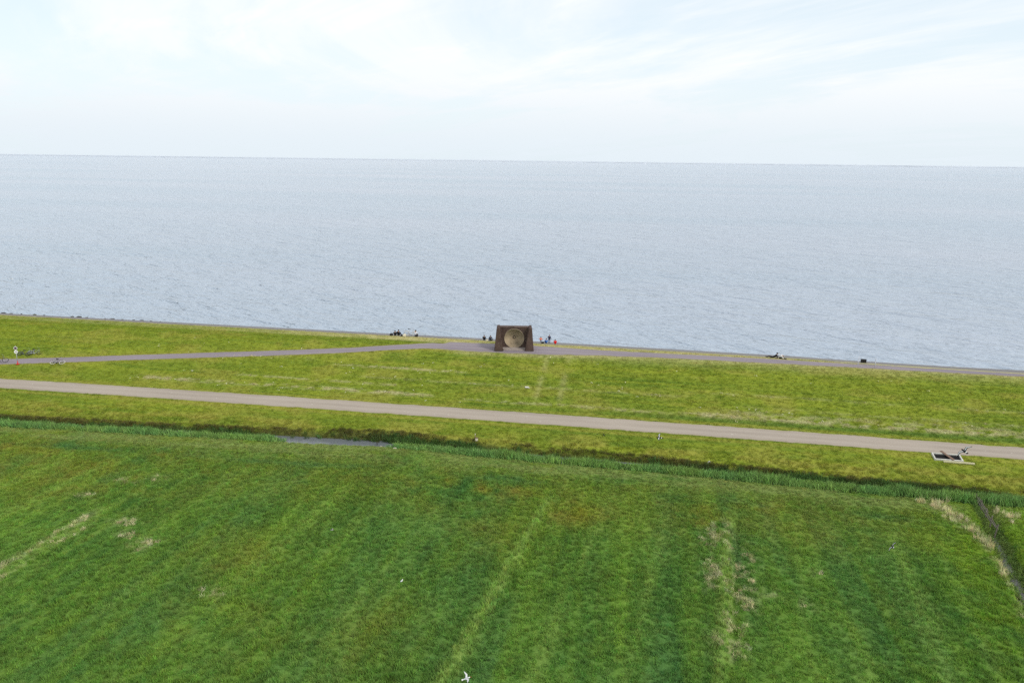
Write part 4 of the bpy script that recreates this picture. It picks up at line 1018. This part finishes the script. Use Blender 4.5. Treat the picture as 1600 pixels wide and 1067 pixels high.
def scatter(name, pts, scl, tilt, cols, coll, nvar, label=None):
    """one object of uncountable tufts: a cloud of points, each carrying its tuft"""
    n = len(pts)
    me = bpy.data.meshes.new(name); me.vertices.add(n); me.vertices.foreach_set('co', np.asarray(pts, np.float32).ravel())
    def at(nm, ty, key, val):
        a = me.attributes.new(nm, ty, 'POINT'); a.data.foreach_set(key, np.asarray(val).ravel())
    rot = np.stack([rng.normal(0, tilt, n), rng.normal(0, tilt, n), rng.uniform(0, 6.283, n)], 1)
    at('rot', 'FLOAT_VECTOR', 'vector', rot.astype(np.float32)); at('scl', 'FLOAT_VECTOR', 'vector', np.asarray(scl, np.float32))
    at('var', 'INT', 'value', rng.integers(0, nvar, n).astype(np.int32))
    at('gc', 'FLOAT_COLOR', 'color', np.concatenate([cols, np.ones((n, 1))], 1).astype(np.float32))
    me.update()
    o = bpy.data.objects.new(name, me); COL.objects.link(o)
    ng = bpy.data.node_groups.new(name + '_scatter', 'GeometryNodeTree')
    ng.interface.new_socket('Geometry', in_out='INPUT', socket_type='NodeSocketGeometry'); ng.interface.new_socket('Geometry', in_out='OUTPUT', socket_type='NodeSocketGeometry')
    gi = ng.nodes.new('NodeGroupInput'); go = ng.nodes.new('NodeGroupOutput')
    ip = ng.nodes.new('GeometryNodeInstanceOnPoints'); ci = ng.nodes.new('GeometryNodeCollectionInfo')
    ci.inputs['Collection'].default_value = coll; ci.inputs['Separate Children'].default_value = True; ci.inputs['Reset Children'].default_value = True
    ip.inputs['Pick Instance'].default_value = True
    def named(nm, ty):
        q = ng.nodes.new('GeometryNodeInputNamedAttribute'); q.data_type = ty; q.inputs['Name'].default_value = nm; return q.outputs['Attribute']
    e2r = ng.nodes.new('FunctionNodeEulerToRotation')
    ng.links.new(named('rot', 'FLOAT_VECTOR'), e2r.inputs[0]); ng.links.new(e2r.outputs[0], ip.inputs['Rotation'])
    ng.links.new(named('scl', 'FLOAT_VECTOR'), ip.inputs['Scale']); ng.links.new(named('var', 'INT'), ip.inputs['Instance Index'])
    ng.links.new(gi.outputs[0], ip.inputs['Points']); ng.links.new(ci.outputs[0], ip.inputs['Instance']); ng.links.new(ip.outputs[0], go.inputs[0])
    md = o.modifiers.new('scatter', 'NODES'); md.node_group = ng
    return tag(o, label, kind='stuff')

def sample(x0, x1, y0, y1, density, keep=None):
    n = int((x1 - x0) * (y1 - y0) * density)
    x = rng.uniform(x0, x1, n); y = rng.uniform(y0, y1, n)
    if keep is not None:
        k = keep(x, y); k = rng.random(n) < k; x, y = x[k], y[k]
    return x, y

C_field = tuft_set('meadow_tufts', [tuft('meadow_tuft', 20, .15, .08, .20, .030, .8, M_blade, 1, s) for s in range(4)])
C_turf = tuft_set('turf_tufts', [tuft('turf_tuft', 22, .19, .03, .075, .034, .8, M_blade, 1, 20 + s) for s in range(3)])
C_reed = tuft_set('reed_tufts', [tuft('reed_tuft', 15, .22, .62, 1.08, .05, .35, M_reed, 2, 40 + s) for s in range(4)])
C_tall = tuft_set('tall_grass_tufts', [tuft('tall_grass_tuft', 26, .26, .22, .55, .028, .6, M_reed, 1, 60 + s) for s in range(3)])

def jit(c, a, n):
    return np.clip(c * (1 + rng.normal(0, a, (n, 1))) * (1 + rng.normal(0, a * .35, (n, 3))), .003, 1)

# meadow (denser towards the viewer's side, where single tussocks show)
def in_field(x, y):
    nb = ditch_c(x) - ditch_w(x) - .15
    lo = -64 + (30 - y) * -.62
    ok = (y < nb) & (np.abs(x - side_x(y)) > .5) & (x > -30 - y * .9) & (x < 10 + y * .58)
    return ok * 1.0
x, y = sample(-86, 48, 22, 66, 22, in_field)
h = .55 + 1.1 * fbm(x / .9, y / .9, 151, 3) * fbm(x / 5, y / 5, 153, 3) * 2
xa = -6.4 - (55.2 - y) * 0.125; xb = 8.6 - (57 - y) * 0.131
h = h + .8 * band(x - xa, .6) * (y < 56) + .5 * band(x - xb + .45, .5) * (y < 57) - .4 * band(x - xb - .35, .3) * (y < 57)
h = h * (1 - .55 * (1 - smooth(1.5, 4.5, ditch_c(x) - 1 - y)))
h = h * rng.uniform(.8, 1.25, len(x)); h = np.maximum(h, .3)
wd = rng.uniform(.8, 1.2, len(x))
col = jit(grass_col(x, y) * 1.22, .19, len(x))
scatter('meadow_grass', np.stack([x, y, ground_z(x, y)], 1), np.stack([wd, wd, h], 1), .10, col, C_field, 4, 'dark green meadow grass covering the field in front of the ditch')

# short turf of the dike
def in_dike(x, y):
    yb = y + bend(x)
    ok = (y > ditch_c(x) + ditch_w(x) + .5) & ((yb < 70.78) | (yb > 74.18))
    pn = np.interp(x, XP, PN); pf = np.interp(x, XP, PF)
    ok &= ~((y > pn - .02) & (y < pf + .02))
    ok &= y < np.interp(x, XP, RN)
    ok &= ~((np.abs(x - 29.0) < 1.3) & (np.abs(y - 69.75) < .62))
    return ok * 1.0
XP = np.arange(-140, 80, .5); PN = np.array([path_near(q) if q > -117 else 0 for q in XP]); PF = np.array([path_far(q) if q > -117 else 0 for q in XP]); RN = np.array([rev_near(q) for q in XP])
x, y = sample(-128, 68, 64.5, 92.6, 18, in_dike)
h = .5 + 1.2 * fbm(x / 1.2, y / .8, 161, 3) * rng.uniform(.7, 1.2, len(x))
h = h + 1.0 * (1 - smooth(67.3, 69, y + bend(x))) * (y < 70)
wd = rng.uniform(.8, 1.2, len(x))
col = jit(grass_col(x, y) * 1.16, .11, len(x))
scatter('dike_grass', np.stack([x, y, ground_z(x, y)], 1), np.stack([wd, wd, h], 1), .05, col, C_turf, 3, 'short yellow-green turf on the slopes and berm of the dike')

# reeds: a fringe on the meadow side, darker stands on the dike side
REED = np.array((.225, .40, .125)); REED2 = np.array((.30, .46, .11)); REEDD = np.array((.11, .21, .06))
x = rng.uniform(-128, 62, 9500); e = ditch_c(x) - ditch_w(x) * np.interp(x, [-40, -34, -23, -20], [1, 1, 1, 1])
y = e + rng.uniform(-.62, .30, len(x)) + .25 * (fbm(x / 2.5, x * 0, 171, 3) - .5)
gap = smooth(-35.5, -33.5, x) * (1 - smooth(-23.5, -20.5, x))
dens = (.35 + .95 * smooth(.25, .55, fbm(x / 3.0, x * 0, 173, 4))) * (1 - gap) * (1 - .75 * band(x - 29.4, .9))
k = rng.random(len(x)) < dens; x, y = x[k], y[k]
hh = (.55 + .75 * fbm(x / 4, x * 0, 175, 4)) * rng.uniform(.75, 1.15, len(x))
hh = hh * np.interp(x, [-70, -40, -20, 0, 20, 40], [.75, .85, .95, .95, 1.0, 1.15]) * (.7 + .3 * smooth(-24, -14, x) + .3 * (x < -35))
cr = lerp(REED + np.zeros((len(x), 3)), REED2, fbm(x / 2, y, 177)); cr = lerp(cr, (.22, .42, .13), smooth(.5, .7, fbm(x / 3, y, 179)))
P1 = np.stack([x, y, np.maximum(ground_z(x, y), WATER_Z - .05)], 1); S1 = np.stack([np.ones(len(x)), np.ones(len(x)), hh], 1); C1 = jit(cr, .14, len(x))
x = rng.uniform(-128, 62, 7000); y = ditch_c(x) + ditch_w(x) + rng.uniform(-.1, .55, len(x))
dens = np.interp(x, [-128, -66, -40, -37, -27, -25, -22, -12, -9, 2, 8, 14, 60], [.5, .5, .45, .10, .05, .35, .9, .8, .12, .08, .35, .95, 1.0]) * (.3 + .9 * smooth(.3, .6, fbm(x / 2.2, x * 0, 181, 3)))
k = rng.random(len(x)) < dens; x, y = x[k], y[k]
hh = (.45 + .6 * fbm(x / 3, x * 0, 183, 3)) * rng.uniform(.7, 1.1, len(x)) * np.interp(x, [-66, -40, -20, 0, 15, 40], [.6, .6, .9, .6, .85, .9])
cr = lerp(REEDD + np.zeros((len(x), 3)), (.08, .15, .035), fbm(x / 2, y, 185)); cr = lerp(cr, (.10, .085, .035), .55 * smooth(.45, .65, fbm(x / 2.5, y, 187)))
P2 = np.stack([x, y, np.maximum(ground_z(x, y), WATER_Z - .05)], 1); S2 = np.stack([np.ones(len(x)), np.ones(len(x)), hh], 1); C2 = jit(cr, .16, len(x))
# along the side ditch
y = rng.uniform(24, 63, 4200); s = np.where(rng.random(len(y)) < .35, -1, 1); x = side_x(y) + s * rng.uniform(.14, .62, len(y)) 
k = rng.random(len(y)) < np.where(s < 0, .45 + .5 * smooth(53, 58, y), .95); x, y, s = x[k], y[k], s[k]
hh = rng.uniform(.25, .6, len(x)) * (.6 + .6 * fbm(y / 2, y * 0, 189))
cr = lerp(np.array((.12, .23, .06)) + np.zeros((len(x), 3)), (.26, .33, .08), fbm(x, y / 2, 191))
P3 = np.stack([x, y, ground_z(x, y)], 1); S3 = np.stack([np.ones(len(x)), np.ones(len(x)), hh], 1); C3 = jit(cr, .15, len(x))
scatter('reeds', np.concatenate([P1, P2, P3]), np.concatenate([S1, S2, S3]), .10, np.concatenate([C1, C2, C3]), C_reed, 4, 'blue-green reed fringe growing along both banks of the ditch')

# tall dry grass and litter
def in_straw(x, y):
    m = straw_mask(x, y); return np.clip(m * 1.25 - .12, 0, 1)
x, y = sample(-84, 48, 34, 64, 9, in_straw)
m = straw_mask(x, y)
tall = np.where((x > 22) & (y > 50), 1.15, .55)
c1 = lerp(np.asarray((.80, .72, .46)) + np.zeros((len(x), 3)), (.55, .50, .26), fbm(x / .7, y / .7, 195))
P1 = np.stack([x, y, ground_z(x, y)], 1); S1 = np.stack([np.full(len(x), .8), np.full(len(x), .8), tall * rng.uniform(.6, 1.2, len(x))], 1); C1 = jit(c1, .15, len(x))
x, y = sample(-80, 60, 74.6, 83.5, 22, in_straw)
c2 = lerp(np.asarray((.68, .62, .38)) + np.zeros((len(x), 3)), (.5, .46, .2), fbm(x / .7, y / .7, 197))
P2 = np.stack([x, y, ground_z(x, y)], 1); S2 = np.stack([np.full(len(x), .55), np.full(len(x), .45), rng.uniform(.12, .3, len(x))], 1); C2 = jit(c2, .15, len(x))
# rank growth on the lip of the dike-side bank
x = rng.uniform(-100, 60, 3800); y = ditch_c(x) + ditch_w(x) + rng.uniform(.35, 1.1, len(x))
k = rng.random(len(x)) < smooth(.3, .6, fbm(x / 2.4, y, 199)); x, y = x[k], y[k]
c3 = lerp(np.asarray((.09, .10, .03)) + np.zeros((len(x), 3)), (.22, .19, .06), fbm(x / 1.2, y, 201))
P3 = np.stack([x, y, ground_z(x, y)], 1); S3 = np.stack([np.full(len(x), .8), np.full(len(x), .8), rng.uniform(.3, .75, len(x))], 1); C3 = jit(c3, .15, len(x))
scatter('dry_grass', np.concatenate([P1, P2, P3]), np.concatenate([S1, S2, S3]), .12, np.concatenate([C1, C2, C3]), C_tall, 3, 'bleached dry grass and old hay in lines and patches')

# daisies and clover heads dotted over the slope
def flower(name, seed):
    r = np.random.default_rng(seed); bm = bmesh.new()
    for k in range(5):
        x, y, z = r.uniform(-.12, .12), r.uniform(-.08, .08), r.uniform(.06, .12)
        n = 7; add_hex(bm, [(x + .03 * math.cos(i * 6.28319 / n), y + .03 * math.sin(i * 6.28319 / n), z) for i in range(n)], [(x + .022 * math.cos(i * 6.28319 / n), y + .022 * math.sin(i * 6.28319 / n), z + .018) for i in range(n)])
    me = bpy.data.meshes.new(name); bm.to_mesh(me); bm.free(); me.materials.append(M_reed)
    return bpy.data.objects.new(name, me)
C_flower = tuft_set('flower_heads', [flower('flower_head', 70 + k) for k in range(3)])
x, y = sample(-60, 56, 75.2, 86, .32, lambda a, b: smooth(.50, .66, fbm(a / 4, b / .7, 221, 3)))
k = in_dike(x, y) > 0; x, y = x[k], y[k]
cf = lerp(np.asarray((.78, .77, .62)) + np.zeros((len(x), 3)), (.75, .70, .40), rng.random(len(x)))
sc = rng.uniform(.7, 1.5, len(x))
scatter('meadow_flowers', np.stack([x, y, ground_z(x, y)], 1), np.stack([sc, sc, np.ones(len(x))], 1), .1, cf, C_flower, 3, 'tiny pale flower heads dotted over the dike slope')
